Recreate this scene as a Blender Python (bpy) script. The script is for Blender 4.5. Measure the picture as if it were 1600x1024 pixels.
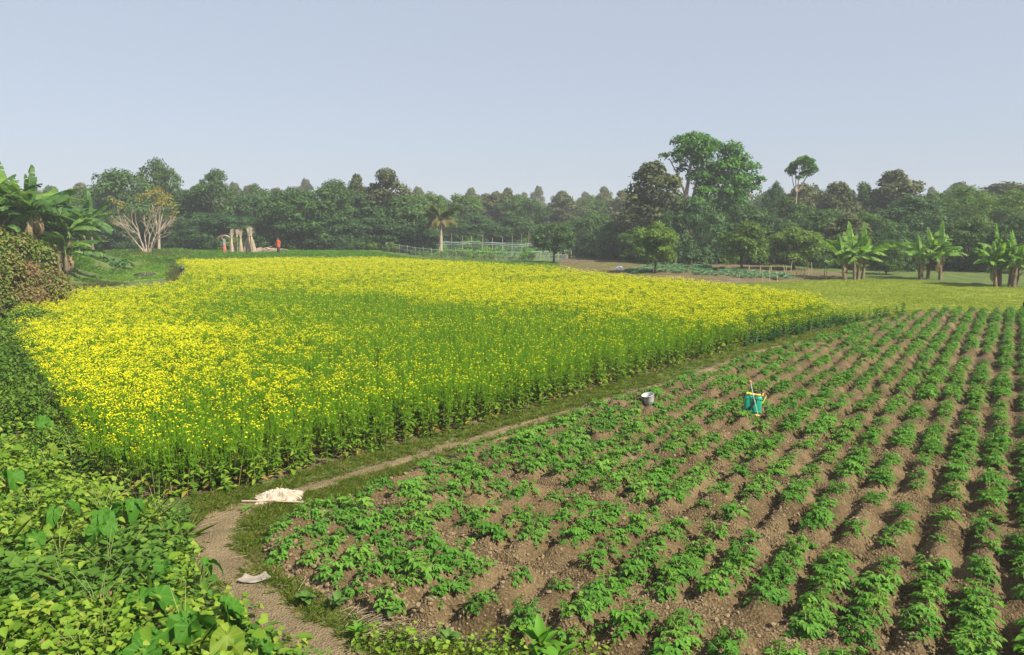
import bpy, bmesh, math, random
import numpy as np
from mathutils import Vector, Matrix, Euler

for o in list(bpy.data.objects):
    bpy.data.objects.remove(o)
SC = bpy.context.scene
COL = SC.collection
R = math.radians
rs = np.random.RandomState(11)
random.seed(5)

# ------------------------------------------------------------------ camera
H = 4.2                      # eye height above the fields
FPX = 1150.0                 # focal length in pixels of a 1600 px wide frame
PITCH = math.atan(167.0 / FPX)
cam_d = bpy.data.cameras.new('camera')
cam = bpy.data.objects.new('camera', cam_d)
COL.objects.link(cam)
cam.location = (0, 0, H)
cam.rotation_euler = (math.pi / 2 - PITCH, 0, 0)
cam_d.sensor_width = 36.0
cam_d.lens = 36.0 * FPX / 1600.0
cam_d.clip_start = 0.1
cam_d.clip_end = 3000
SC.camera = cam

# ------------------------------------------------------------------ sky, sun, exposure
SUN_EL, SUN_AZ = 43.0, 128.0          # azimuth clockwise from +Y: behind the camera, to its right
world = bpy.data.worlds.new('World')
SC.world = world
world.use_nodes = True
nt = world.node_tree
nt.nodes.clear()
sky = nt.nodes.new('ShaderNodeTexSky')
sky.sky_type = 'NISHITA'
sky.sun_disc = False
sky.sun_elevation = R(SUN_EL)
sky.sun_rotation = R(SUN_AZ)
sky.air_density = 1.0
sky.dust_density = 1.2
sky.ozone_density = 1.5
hs = nt.nodes.new('ShaderNodeHueSaturation')
hs.inputs['Saturation'].default_value = 0.7
bg = nt.nodes.new('ShaderNodeBackground')
bg.inputs['Strength'].default_value = 0.086
wo = nt.nodes.new('ShaderNodeOutputWorld')
nt.links.new(sky.outputs[0], hs.inputs['Color'])
hz_mix = nt.nodes.new('ShaderNodeMix')       # a dull haze that veils the whole sky evenly
hz_mix.data_type = 'RGBA'
hz_mix.inputs[0].default_value = 0.78
hz_mix.inputs[7].default_value = (2.95, 3.32, 4.02, 1)
nt.links.new(hs.outputs[0], hz_mix.inputs[6])
nt.links.new(hz_mix.outputs[2], bg.inputs['Color'])
nt.links.new(bg.outputs[0], wo.inputs['Surface'])

sun_d = bpy.data.lights.new('sun', 'SUN')
sun_d.energy = 4.9
sun_d.angle = R(0.6)
sun_d.color = (1.0, 0.94, 0.84)
sun = bpy.data.objects.new('sun', sun_d)
COL.objects.link(sun)
sdir = Vector((math.sin(R(SUN_AZ)) * math.cos(R(SUN_EL)), math.cos(R(SUN_AZ)) * math.cos(R(SUN_EL)), math.sin(R(SUN_EL))))
sun.location = sdir * 60
sun.rotation_euler = sdir.to_track_quat('Z', 'Y').to_euler()

SC.view_settings.view_transform = 'Standard'
SC.view_settings.look = 'None'
SC.view_settings.exposure = 1.0
SC.view_settings.gamma = 1.0
SC.view_settings.use_curve_mapping = False
SC.render.engine = 'CYCLES'
SC.cycles.max_bounces = 6
SC.cycles.diffuse_bounces = 3
SC.cycles.glossy_bounces = 2
SC.cycles.transmission_bounces = 3
SC.cycles.transparent_max_bounces = 12
SC.cycles.volume_bounces = 0
SC.cycles.use_denoising = True

# ------------------------------------------------------------------ helpers: picture <-> place
CP, SP = math.cos(PITCH), math.sin(PITCH)


def P(px, py, z=0.0):
    """Where the sight line through that point of the photograph meets the level z."""
    dx, dy, dz = px - 800.0, FPX * CP + (512 - py) * SP, -FPX * SP + (512 - py) * CP
    t = (z - H) / dz
    return (dx * t, dy * t)


def at(px, d):
    """x of the point seen at column px near the horizon at distance d."""
    return (px - 800.0) / (FPX * 1.0) * d


def zat(py, d):
    """height of what is seen at row py at distance d"""
    dy, dz = FPX * CP + (512 - py) * SP, -FPX * SP + (512 - py) * CP
    return H + dz / dy * d


def to_px(x, y, z):
    zc = y * CP - (z - H) * SP
    yc = y * SP + (z - H) * CP
    return 800 + FPX * x / zc, 512 - FPX * yc / zc


_perm = np.random.RandomState(3).rand(256, 256)


def noise(x, y, s=1.0, seed=0):
    x = np.asarray(x) / s + 37.3 * seed
    y = np.asarray(y) / s + 11.9 * seed
    xi, yi = np.floor(x).astype(int), np.floor(y).astype(int)
    fx, fy = x - xi, y - yi
    fx, fy = fx * fx * (3 - 2 * fx), fy * fy * (3 - 2 * fy)
    g = lambda a, b: _perm[a & 255, b & 255]
    return (g(xi, yi) * (1 - fx) + g(xi + 1, yi) * fx) * (1 - fy) + (g(xi, yi + 1) * (1 - fx) + g(xi + 1, yi + 1) * fx) * fy


def fbm(x, y, s, seed=0, o=3):
    r, a, t = 0, 1, 0
    for k in range(o):
        r = r + a * noise(x, y, s / 2 ** k, seed + k)
        t += a
        a *= 0.5
    return r / t


def smooth(e0, e1, x):
    t = np.clip((x - e0) / (e1 - e0), 0, 1)
    return t * t * (3 - 2 * t)


def inside(poly, x, y):
    x, y = np.asarray(x, float), np.asarray(y, float)
    r = np.zeros(x.shape, bool)
    n = len(poly)
    for i in range(n):
        x1, y1 = poly[i]
        x2, y2 = poly[(i + 1) % n]
        if y1 == y2:
            continue
        c = ((y1 > y) != (y2 > y)) & (x < (x2 - x1) * (y - y1) / (y2 - y1) + x1)
        r ^= c
    return r


def dline(line, x, y, closed=False):
    """distance to a polyline and the parameter (index + fraction) of the nearest point"""
    x, y = np.asarray(x, float), np.asarray(y, float)
    best = np.full(x.shape, 1e9)
    par = np.zeros(x.shape)
    n = len(line)
    for i in range(n if closed else n - 1):
        ax, ay = line[i]
        bx, by = line[(i + 1) % n]
        l2 = (bx - ax) ** 2 + (by - ay) ** 2 + 1e-12
        t = np.clip(((x - ax) * (bx - ax) + (y - ay) * (by - ay)) / l2, 0, 1)
        d = np.hypot(x - ax - t * (bx - ax), y - ay - t * (by - ay))
        m = d < best
        best = np.where(m, d, best)
        par = np.where(m, i + t, par)
    return best, par


# ------------------------------------------------------------------ outlines of the place (metres)
MZ = 0.9
MUSTARD = [P(300, 782), P(400, 762), P(560, 716), P(760, 662), P(960, 602), P(1180, 541), P(1330, 507), P(1440, 486),
           P(1440, 473, .45), P(1415, 471, .55), P(1330, 474, .75), P(1275, 471, .75), P(1288, 459, MZ), P(1180, 447, MZ), P(1040, 433, MZ), P(900, 419, MZ), P(760, 411, MZ),
           P(600, 401, MZ), P(430, 402, MZ), P(272, 405, MZ), P(290, 418, MZ), P(275, 437, MZ), P(200, 446, MZ), P(130, 450, MZ), P(60, 457, MZ), P(22, 470, MZ),
           P(14, 500, MZ), P(38, 540, MZ), P(80, 590, MZ), P(115, 640, MZ), (-6.6, 11.2), (-5.6, 10.6)]
POTATO = [P(395, 862), P(425, 822), P(560, 768), P(700, 716), P(880, 655), P(1050, 601), P(1200, 551), P(1420, 491), P(1520, 488), P(1640, 489), P(1900, 493),
          P(2250, 560), P(2300, 700), P(2300, 1000), P(1900, 1160), P(1300, 1130), P(870, 1015), P(650, 985), P(560, 955), P(490, 915), P(420, 885)]
BANK = [(30, 3.2), (12, 4.2), (6, 4.8), (2, 5.5), (0.2, 5.9)] + [P(440, 1012), P(385, 960), P(335, 905), P(292, 850), P(280, 806)] + \
       [(-5.6, 10.4), (-6.4, 11.2), (-8.0, 13.2), (-13.3, 19.6), (-21.6, 30.5), (-25, 38), (-28, 46), (-31, 54), (-33, 60), (-36, 68), (-45, 74), (-70, 78), (-140, 80)]
BANKPOLY = BANK + [(-140, -60), (30, -60)]
PATH = [P(600, 1085), P(540, 1040), P(450, 985), P(398, 930), P(345, 875), P(326, 838), P(345, 808), P(390, 790), P(440, 776), P(520, 752), P(640, 716),
        P(760, 681), P(880, 646), P(1000, 611), P(1080, 587), P(1180, 551), P(1240, 535)]
PATHW = [.42, .36, .30, .27, .28, .32, .33, .28, .19, .16, .14, .15, .15, .17, .12, .10, .06]
# ridge direction
AZ = R(34.3)
UX, UY = math.sin(AZ), math.cos(AZ)
VX, VY = math.cos(AZ), -math.sin(AZ)
SPACE = 0.487
CROSS = 2.35


def bank_h(x, y):
    d, _ = dline(BANK, x, y)
    ins = inside(BANKPOLY, x, y)
    top = 1.0 + 0.55 * smooth(14, 34, y) + 0.75 * smooth(40, 60, y)
    ramp = 5.0 - 2.0 * smooth(14, 40, y)
    return np.where(ins, top * smooth(0, 1, d / ramp), 0.0)


def gz(x, y):
    """height of the natural ground"""
    x, y = np.asarray(x, float), np.asarray(y, float)
    z = bank_h(x, y)
    z = z + 0.05 * (fbm(x, y, 2.5, 2) - 0.5)
    z = z + 0.75 * smooth(69, 78, y) * smooth(-8, -18, x)
    dp, _ = dline(POTATO, x, y, True)
    z = np.where(inside(POTATO, x, y), z - 0.22 * smooth(0.05, 0.35, dp), z)
    return z


def gz1(x, y):
    return float(gz(np.array([x]), np.array([y]))[0])


def ridge(x, y):
    """height of the worked potato soil"""
    x, y = np.asarray(x, float), np.asarray(y, float)
    u, v = x * UX + y * UY, x * VX + y * VY
    v = v + 0.05 * (fbm(u, v, 3.0, 21) - 0.5) * 2
    w = 0.5 + 0.5 * np.cos(2 * np.pi * v / SPACE)
    # every other strip of ridges has its cross bund shifted a little
    ub = u + 0.5 * (fbm(v, u * 0.1, 2.6, 25) - 0.5) * 2 + 0.16 * np.sin(v * 1.1) + .22 * (noise(np.round(v / SPACE) * 3.7, u * 0, 1.0, 28) - .5)
    f = np.abs(((ub / CROSS) % 1.0) - 0.5) * CROSS            # distance from mid-block is small; bund where f is near CROSS/2
    e = CROSS / 2 - f                                          # distance from the bund's middle
    hb = smooth(0.12, 0.36, e)
    zr = 0.20 * w ** 0.75 * (0.62 + 0.7 * fbm(u, v * 1.5, 1.0, 29))
    zb = 0.075 + 0.06 * fbm(u, v, 0.3, 31) - 0.10 * np.exp(-(e / 0.06) ** 2) * smooth(.38, .5, fbm(u, v, 1.2, 36))
    z = zr * hb + zb * (1 - hb)
    z = z + 0.05 * (fbm(x, y, 0.28, 33) - 0.5) + 0.045 * (noise(x, y, 0.10, 37) - 0.5) + 0.03 * (noise(x, y, 0.055, 38) - .5)
    return z, u, v, e


def psoil(x, y):
    z = ridge(x, y)[0]
    dp, _ = dline(POTATO, x, y, True)
    k = smooth(0.0, 0.3, dp)
    return z * k - 0.06 * (1 - k)


# ------------------------------------------------------------------ helpers: meshes and objects
class G:
    """gathers vertices and faces, then builds ONE mesh"""

    def __init__(self):
        self.V, self.L, self.S, self.M, self.Rn, self.n = [], [], [], [], [], 0

    def add(self, V, F, mat=0, rnd=0.5):
        V = np.asarray(V, float).reshape(-1, 3)
        F = np.asarray(F, int)
        self.V.append(V)
        self.L.append((F + self.n).ravel())
        self.S.append(np.full(len(F), F.shape[1]))
        self.M.append(np.full(len(F), mat))
        self.Rn.append(np.broadcast_to(np.asarray(rnd, float), (len(F),)).copy())
        self.n += len(V)
        return self

    def join(self, o, matoff=0):
        off = self.n
        self.V += o.V
        self.L += [l + off for l in o.L]
        self.S += o.S
        self.M += [m + matoff for m in o.M]
        self.Rn += o.Rn
        self.n += o.n
        return self

    def moved(self, M):
        g = G()
        M = np.array(M)
        g.V = [v @ M[:3, :3].T + M[:3, 3] for v in self.V]
        g.L, g.S, g.M, g.Rn, g.n = list(self.L), list(self.S), list(self.M), list(self.Rn), self.n
        return g

    def mesh(self, name, mats, smoothshade=False, attrs=None):
        me = bpy.data.meshes.new(name)
        V = np.concatenate(self.V)
        L = np.concatenate(self.L)
        S = np.concatenate(self.S)
        M = np.concatenate(self.M)
        Rn = np.concatenate(self.Rn)
        me.vertices.add(len(V))
        me.vertices.foreach_set('co', V.ravel())
        me.loops.add(len(L))
        me.loops.foreach_set('vertex_index', L.astype(np.int32))
        me.polygons.add(len(S))
        me.polygons.foreach_set('loop_start', np.concatenate([[0], np.cumsum(S)[:-1]]).astype(np.int32))
        me.polygons.foreach_set('loop_total', S.astype(np.int32))
        for m in (mats if isinstance(mats, (list, tuple)) else [mats]):
            me.materials.append(m)
        me.polygons.foreach_set('material_index', M.astype(np.int32))
        me.update(calc_edges=True)
        if smoothshade:
            me.polygons.foreach_set('use_smooth', np.ones(len(S), bool))
        a = me.attributes.new('rnd', 'FLOAT', 'FACE')
        a.data.foreach_set('value', Rn.astype(np.float32))
        for k, v in (attrs or {}).items():
            a = me.attributes.new(k, 'FLOAT', 'POINT')
            a.data.foreach_set('value', np.asarray(v, np.float32))
        me.validate()
        return me


def obj(name, me, parent=None, loc=(0, 0, 0), rot=(0, 0, 0), scale=(1, 1, 1)):
    o = bpy.data.objects.new(name, me)
    COL.objects.link(o)
    o.location, o.rotation_euler = loc, rot
    o.scale = scale if hasattr(scale, '__len__') else (scale,) * 3
    if parent is not None:
        o.parent = parent
    return o


def tag(o, label=None, cat=None, group=None, kind=None):
    for k, v in (('label', label), ('category', cat), ('group', group), ('kind', kind)):
        if v:
            o[k] = v
    return o


def empty(name, loc, label, cat, group=None, rotz=0.0, scale=(1, 1, 1)):
    return tag(obj(name, None, None, loc, (0, 0, rotz), scale), label, cat, group)


def tube(pts, rad, n=6, cap=True):
    pts = np.asarray(pts, float)
    m = len(pts)
    rad = np.broadcast_to(np.asarray(rad, float), (m,))
    T = np.gradient(pts, axis=0)
    T /= np.linalg.norm(T, axis=1)[:, None] + 1e-9
    ref = np.array([0.31, 0.17, 0.93]) if abs(T[:, 2]).mean() < 0.8 else np.array([1.0, 0.13, 0.07])
    A = np.cross(T, ref)
    A /= np.linalg.norm(A, axis=1)[:, None] + 1e-9
    B = np.cross(T, A)
    th = np.linspace(0, 2 * np.pi, n, endpoint=False)
    V = pts[:, None, :] + rad[:, None, None] * (np.cos(th)[None, :, None] * A[:, None, :] + np.sin(th)[None, :, None] * B[:, None, :])
    F = []
    for i in range(m - 1):
        for j in range(n):
            F.append((i * n + j, i * n + (j + 1) % n, (i + 1) * n + (j + 1) % n, (i + 1) * n + j))
    return V.reshape(-1, 3), np.array(F)


def add_tube(g, pts, rad, n=6, mat=0, rnd=0.5):
    V, F = tube(pts, rad, n)
    g.add(V, F, mat, rnd)
    # end caps
    m = len(V)
    if n == 4:
        g.add(V[-4:], [[0, 1, 2, 3]], mat, rnd)
    elif n > 4:
        for ring in (V[:n], V[m - n:]):
            c = ring.mean(0)
            g.add(np.vstack([ring, c]), [(i, (i + 1) % n, n) for i in range(n)], mat, rnd)


def unit(v):
    return v / (np.linalg.norm(v, axis=-1, keepdims=True) + 1e-9)


def leaves(Pt, D, N, L, W, fold=0.18, droop=0.15, a=0.3, b=0.7, tipw=0.72):
    """n folded leaf blades, two quads each"""
    Pt, D = np.asarray(Pt, float), unit(np.asarray(D, float))
    N = np.asarray(N, float)
    N = unit(N - (N * D).sum(1)[:, None] * D)
    S = np.cross(D, N)
    n = len(Pt)
    L = np.broadcast_to(np.asarray(L, float), (n,))[:, None]
    W = np.broadcast_to(np.asarray(W, float), (n,))[:, None]
    v0 = Pt
    t = Pt + D * L - N * droop * L
    l1 = Pt + D * L * a + S * W * .5 + N * fold * W
    r1 = Pt + D * L * a - S * W * .5 + N * fold * W
    l2 = Pt + D * L * b + S * W * .5 * tipw + N * (fold * W - droop * L * .45)
    r2 = Pt + D * L * b - S * W * .5 * tipw + N * (fold * W - droop * L * .45)
    V = np.stack([v0, l1, l2, t, r2, r1], 1).reshape(-1, 3)
    k = np.arange(n)[:, None] * 6
    F = np.stack([k + np.array([[0, 1, 2, 3]]), k + np.array([[0, 3, 4, 5]])], 1).reshape(-1, 4)
    return V, F


def cards(Pt, D, N, L, W):
    """n rhombic leaf sprays, one quad each"""
    D = unit(D)
    N = unit(N - (N * D).sum(1)[:, None] * D)
    S = np.cross(D, N)
    L, W = np.asarray(L)[:, None], np.asarray(W)[:, None]
    V = np.stack([Pt - D * L * .5, Pt + S * W * .5 + N * W * .12, Pt + D * L * .5, Pt - S * W * .5 + N * W * .12], 1).reshape(-1, 3)
    F = np.arange(len(Pt) * 4).reshape(-1, 4)
    return V, F


def rdir(n, r=rs):
    return unit(r.normal(size=(n, 3)))


# ------------------------------------------------------------------ helpers: materials
def newmat(name):
    m = bpy.data.materials.new(name)
    m.use_nodes = True
    t = m.node_tree
    t.nodes.clear()
    return m, t, (lambda k: t.nodes.new('ShaderNode' + k)), (lambda a, b: t.links.new(a, b))


def ramp_set(r, cols):
    e = r.color_ramp.elements
    while len(e) < len(cols):
        e.new(0.5)
    for i, c in enumerate(cols):
        e[i].position = i / (len(cols) - 1)
        e[i].color = (*c, 1)


def leafmat(name, cols, trans=0.3, rough=0.5, spec=0.35, objvar=0.35, tcol=(1.5, 1.5, 0.6)):
    m, t, N, K = newmat(name)
    at_ = N('Attribute')
    at_.attribute_name = 'rnd'
    oi = N('ObjectInfo')
    mm = N('Math')
    mm.operation = 'MULTIPLY_ADD'
    K(oi.outputs['Random'], mm.inputs[0])
    mm.inputs[1].default_value = objvar
    mm.inputs[2].default_value = -objvar * 0.5
    ad = N('Math')
    ad.operation = 'ADD'
    ad.use_clamp = True
    K(at_.outputs['Fac'], ad.inputs[0])
    K(mm.outputs[0], ad.inputs[1])
    rp = N('ValToRGB')
    ramp_set(rp, cols)
    K(ad.outputs[0], rp.inputs[0])
    b = N('BsdfPrincipled')
    K(rp.outputs[0], b.inputs['Base Color'])
    b.inputs['Roughness'].default_value = max(rough, .55)
    b.inputs['Specular IOR Level'].default_value = spec * .4
    tr = N('BsdfTranslucent')
    mx = N('Mix')
    mx.data_type = 'RGBA'
    mx.blend_type = 'MULTIPLY'
    mx.inputs[0].default_value = 1
    K(rp.outputs[0], mx.inputs[6])
    mx.inputs[7].default_value = (*tcol, 1)
    K(mx.outputs[2], tr.inputs['Color'])
    ms = N('MixShader')
    ms.inputs[0].default_value = trans
    K(b.outputs[0], ms.inputs[1])
    K(tr.outputs[0], ms.inputs[2])
    o = N('OutputMaterial')
    K(ms.outputs[0], o.inputs['Surface'])
    return m


def plain(name, col, rough=0.6, metal=0.0, spec=0.4, nscale=0.0, ncol=None, bump=0.0, stretch=(1, 1, 1)):
    """a solid colour with procedural mottling"""
    m, t, N, K = newmat(name)
    b = N('BsdfPrincipled')
    b.inputs['Roughness'].default_value = rough
    b.inputs['Metallic'].default_value = metal
    b.inputs['Specular IOR Level'].default_value = spec
    b.inputs['Base Color'].default_value = (*col, 1)
    if nscale:
        tc = N('TexCoord')
        mp = N('Mapping')
        mp.inputs['Scale'].default_value = stretch
        K(tc.outputs['Object'], mp.inputs[0])
        no = N('TexNoise')
        no.inputs['Scale'].default_value = nscale
        no.inputs['Detail'].default_value = 6
        K(mp.outputs[0], no.inputs['Vector'])
        rp = N('ValToRGB')
        ramp_set(rp, [col, ncol or tuple(c * 0.6 for c in col)])
        rp.color_ramp.elements[0].position = 0.35
        rp.color_ramp.elements[1].position = 0.68
        K(no.outputs[0], rp.inputs[0])
        K(rp.outputs[0], b.inputs['Base Color'])
        if bump:
            bp = N('Bump')
            bp.inputs['Strength'].default_value = bump
            bp.inputs['Distance'].default_value = 0.02
            K(no.outputs[0], bp.inputs['Height'])
            K(bp.outputs[0], b.inputs['Normal'])
    o = N('OutputMaterial')
    K(b.outputs[0], o.inputs['Surface'])
    return m


def soilmat(name, dark, mid, light, scale=1.0, mask=None, masked=None):
    """earth: large stains, crumb grain and relief; with a mask attribute a second ground colour (masked) is mixed in"""
    m, t, N, K = newmat(name)
    geo = N('NewGeometry')
    n1, n2, n3 = N('TexNoise'), N('TexNoise'), N('TexVoronoi')
    n1.inputs['Scale'].default_value = 0.9 * scale
    n1.inputs['Detail'].default_value = 5
    n2.inputs['Scale'].default_value = 22 * scale
    n2.inputs['Detail'].default_value = 6
    n2.inputs['Roughness'].default_value = 0.7
    n3.inputs['Scale'].default_value = 26 * scale
    for n in (n1, n2, n3):
        K(geo.outputs['Position'], n.inputs['Vector'])
    a = N('Math')
    a.operation = 'MULTIPLY_ADD'
    K(n2.outputs[0], a.inputs[0])
    a.inputs[1].default_value = 0.55
    b0 = N('Math')
    b0.operation = 'MULTIPLY'
    K(n1.outputs[0], b0.inputs[0])
    b0.inputs[1].default_value = 0.45
    K(b0.outputs[0], a.inputs[2])
    rp = N('ValToRGB')
    ramp_set(rp, [dark, mid, light])
    for e, p in zip(rp.color_ramp.elements, (0.36, 0.5, 0.66)):
        e.position = p
    K(a.outputs[0], rp.inputs[0])
    col = rp.outputs[0]
    if mask:
        at_ = N('Attribute')
        at_.attribute_name = mask
        ms_ = N('Math')
        ms_.operation = 'ADD'
        K(at_.outputs['Fac'], ms_.inputs[0])
        K(n2.outputs[0], ms_.inputs[1])
        mr = N('MapRange')
        mr.inputs['From Min'].default_value = 0.85
        mr.inputs['From Max'].default_value = 1.15
        K(ms_.outputs[0], mr.inputs['Value'])
        r2 = N('ValToRGB')
        ramp_set(r2, masked)
        for e, p in zip(r2.color_ramp.elements, (0.36, 0.5, 0.66)):
            e.position = p
        K(a.outputs[0], r2.inputs[0])
        mx = N('Mix')
        mx.data_type = 'RGBA'
        K(mr.outputs[0], mx.inputs[0])
        K(col, mx.inputs[6])
        K(r2.outputs[0], mx.inputs[7])
        col = mx.outputs[2]
    b = N('BsdfPrincipled')
    K(col, b.inputs['Base Color'])
    b.inputs['Roughness'].default_value = 0.95
    b.inputs['Specular IOR Level'].default_value = 0.1
    hh = N('Math')
    hh.operation = 'ADD'
    K(n2.outputs[0], hh.inputs[0])
    K(n3.outputs['Distance'], hh.inputs[1])
    bp = N('Bump')
    bp.inputs['Strength'].default_value = 0.9
    bp.inputs['Distance'].default_value = 0.04 / scale
    K(hh.outputs[0], bp.inputs['Height'])
    K(bp.outputs[0], b.inputs['Normal'])
    o = N('OutputMaterial')
    K(b.outputs[0], o.inputs['Surface'])
    return m


M = {}
M['ground'] = soilmat('ground_earth_and_turf', (.055, .085, .022), (.10, .14, .035), (.17, .19, .06), 1.0, 'soil', [(.075, .055, .033), (.14, .10, .06), (.24, .175, .105)])
M['potato_soil'] = soilmat('tilled_soil', (.040, .028, .013), (.118, .082, .040), (.235, .170, .088), 1.3)
M['path'] = soilmat('trodden_earth', (.10, .078, .042), (.185, .14, .075), (.285, .215, .12), 1.6)
M['fallow'] = soilmat('fallow_earth', (.09, .075, .035), (.15, .115, .06), (.22, .165, .095), .8)
M['clod'] = plain('earth_clod', (.235, .175, .10), .95, 0, .1, 9, (.13, .095, .053))
M['bark'] = plain('bark', (.13, .10, .075), .9, 0, .2, 6, (.05, .04, .03), .5, (1, 1, .25))
M['pale_bark'] = plain('pale_bark', (.36, .29, .21), .85, 0, .2, 7, (.22, .17, .12), .4, (1, 1, .3))
M['bamboo'] = plain('dry_bamboo', (.42, .34, .22), .7, 0, .3, 5, (.25, .19, .11), .2, (1, 1, .3))
M['jute'] = plain('jute_sticks', (.50, .40, .29), .8, 0, .2, 14, (.33, .25, .17), .3, (1, 1, .2))
M['mango'] = leafmat('mango_leaves', [(.020, .046, .010), (.036, .080, .018), (.062, .125, .028), (.10, .17, .04)], .22, .45, .45)
M['mango2'] = leafmat('dark_leaves', [(.016, .042, .012), (.030, .074, .020), (.052, .112, .032), (.085, .155, .046)], .22, .45, .45)
M['bushy'] = leafmat('mid_green_leaves', [(.026, .056, .010), (.05, .10, .018), (.085, .155, .028), (.13, .20, .04)], .27, .5)
M['olive'] = leafmat('olive_brown_leaves', [(.038, .052, .018), (.07, .088, .03), (.11, .125, .045), (.16, .155, .07)], .2, .6)
M['bright'] = leafmat('bright_green_leaves', [(.03, .09, .012), (.055, .155, .02), (.09, .22, .028), (.16, .28, .035)], .3, .45)
M['fresh_green'] = leafmat('fresh_mango_leaves', [(.045, .085, .012), (.08, .145, .02), (.125, .20, .03), (.18, .25, .045)], .27, .5)  # brighter green foliage of the small free-standing trees
M['feather'] = leafmat('fresh_fine_leaves', [(.04, .09, .012), (.065, .135, .018), (.10, .18, .026), (.15, .22, .04)], .32, .5)
M['rust'] = leafmat('rusty_bush_leaves', [(.04, .08, .010), (.09, .15, .022), (.16, .17, .04), (.23, .15, .07), (.19, .095, .055)], .25, .6)
M['yellowing'] = leafmat('yellowing_leaves', [(.10, .14, .02), (.18, .19, .03), (.28, .22, .04), (.25, .15, .05)], .3, .5)
M['shrub'] = leafmat('bank_shrub_leaves', [(.032, .07, .008), (.07, .14, .014), (.12, .205, .022), (.19, .26, .035)], .28, .5)
M['vine'] = leafmat('vine_leaves', [(.035, .085, .008), (.075, .16, .012), (.12, .22, .017), (.20, .29, .028), (.26, .28, .045)], .32, .42, .4, .3)
M['vine_dark'] = leafmat('dark_green_vine_leaves', [(.025, .07, .010), (.05, .12, .016), (.085, .17, .022), (.13, .22, .03)], .3, .5, .3, .3)  # dark-green leaf variant, mixed in by noise patches
M['taro'] = leafmat('taro_leaf', [(.045, .14, .012), (.085, .21, .02)], .3, .5, .28, .2)
M['taro_pale'] = leafmat('taro_leaf_pale', [(.12, .19, .018), (.21, .27, .026)], .35, .45, .4, .1)
M['stalk'] = plain('fleshy_stalk', (.16, .24, .05), .5, 0, .4, 6, (.22, .20, .07))
M['potato'] = leafmat('potato_leaves', [(.035, .115, .012), (.06, .175, .018), (.095, .23, .026), (.16, .29, .042)], .3, .5, .3, .5)
M['mstem'] = leafmat('mustard_stems', [(.085, .20, .005), (.13, .28, .008), (.17, .34, .013), (.22, .35, .02)], .42, .6, .3, .3)
M['mlow'] = leafmat('mustard_lower_stems', [(.11, .12, .035), (.17, .165, .06), (.22, .19, .09)], .1, .7, .2, .3)
M['mleaf'] = leafmat('mustard_leaves', [(.05, .12, .010), (.085, .18, .014), (.13, .23, .018), (.18, .25, .025)], .3, .5, .3, .3)
M['mdark'] = leafmat('mustard_lush_leaves', [(.025, .08, .018), (.04, .12, .026), (.065, .165, .036)], .25, .5, .3, .3)
M['myel'] = leafmat('mustard_fading_leaves', [(.16, .18, .03), (.26, .22, .04), (.30, .17, .05)], .3, .5, .3, .3)
M['flower'] = leafmat('mustard_flowers', [(.70, .64, .006), (.80, .75, .012), (.86, .82, .035)], .3, .6, .2, .2, (1.1, 1.05, .6))
M['grass'] = leafmat('grass_blades', [(.085, .16, .013), (.13, .22, .02), (.18, .26, .03), (.24, .25, .055), (.33, .29, .11)], .4, .5, .3, .5)
M['meadow'] = leafmat('meadow_grass', [(.18, .25, .024), (.24, .31, .034), (.30, .34, .05)], .25, .6, .2, .5)
M['crop_green'] = leafmat('young_crop', [(.08, .20, .014), (.12, .27, .02), (.16, .31, .03)], .35, .5, .3, .3)
M['reeds'] = leafmat('brown_weeds', [(.08, .11, .025), (.13, .15, .04), (.19, .17, .07), (.12, .17, .035)], .2, .7, .2, .5)
M['cabbage'] = leafmat('cabbage_leaves', [(.11, .22, .11), (.17, .30, .17), (.24, .38, .22)], .15, .5, .4, .4)
M['banana'] = leafmat('banana_leaf', [(.07, .16, .02), (.11, .22, .03), (.16, .28, .045), (.22, .33, .06)], .4, .4, .4, .5)
M['banana_dark'] = leafmat('shaded_banana_leaf', [(.03, .08, .018), (.05, .12, .024), (.08, .16, .034), (.13, .21, .05)], .3, .4, .4, .5)  # darker leaf copy: shadow in the left clumps put into the colour
M['banana_dry'] = leafmat('dry_banana_leaf', [(.22, .16, .08), (.30, .23, .12)], .2, .8, .2, .3)
M['pseudostem'] = plain('banana_stem', (.20, .15, .085), .8, 0, .3, 4, (.07, .055, .03), .4, (1, 1, .25))
M['palm'] = leafmat('palm_fronds', [(.06, .10, .025), (.10, .14, .035), (.15, .18, .055)], .3, .5, .3, .3)
M['palm_old'] = leafmat('old_palm_fronds', [(.17, .16, .065), (.24, .21, .085), (.30, .25, .11)], .3, .6, .3, .3)

# ------------------------------------------------------------------ GROUND
def axis(lo, hi, fine_lo, fine_hi, step, growth=1.12):
    a = list(np.arange(fine_lo, fine_hi, step))
    s, p = step, fine_hi
    while p < hi:
        a.append(p)
        s *= growth
        p += s
    a.append(hi)
    s, p = step * growth, fine_lo - step
    b = []
    while p > lo:
        b.append(p)
        s *= growth
        p -= s
    b.append(lo)
    return np.array(b[::-1] + a)


def sheet(xs, ys, zf, keep=None):
    X, Y = np.meshgrid(xs, ys)
    Z = zf(X.ravel(), Y.ravel()).reshape(X.shape)
    V = np.stack([X, Y, Z], -1).reshape(-1, 3)
    nx = len(xs)
    I = np.arange(len(xs) * len(ys)).reshape(len(ys), nx)
    F = np.stack([I[:-1, :-1], I[:-1, 1:], I[1:, 1:], I[1:, :-1]], -1).reshape(-1, 4)
    if keep is not None:
        k = keep(V[:, 0], V[:, 1])
        F = F[k[F].any(1)]
        used = np.unique(F)
        mp = np.zeros(len(V), int)
        mp[used] = np.arange(len(used))
        V, F = V[used], mp[F]
    return V, F


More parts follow.
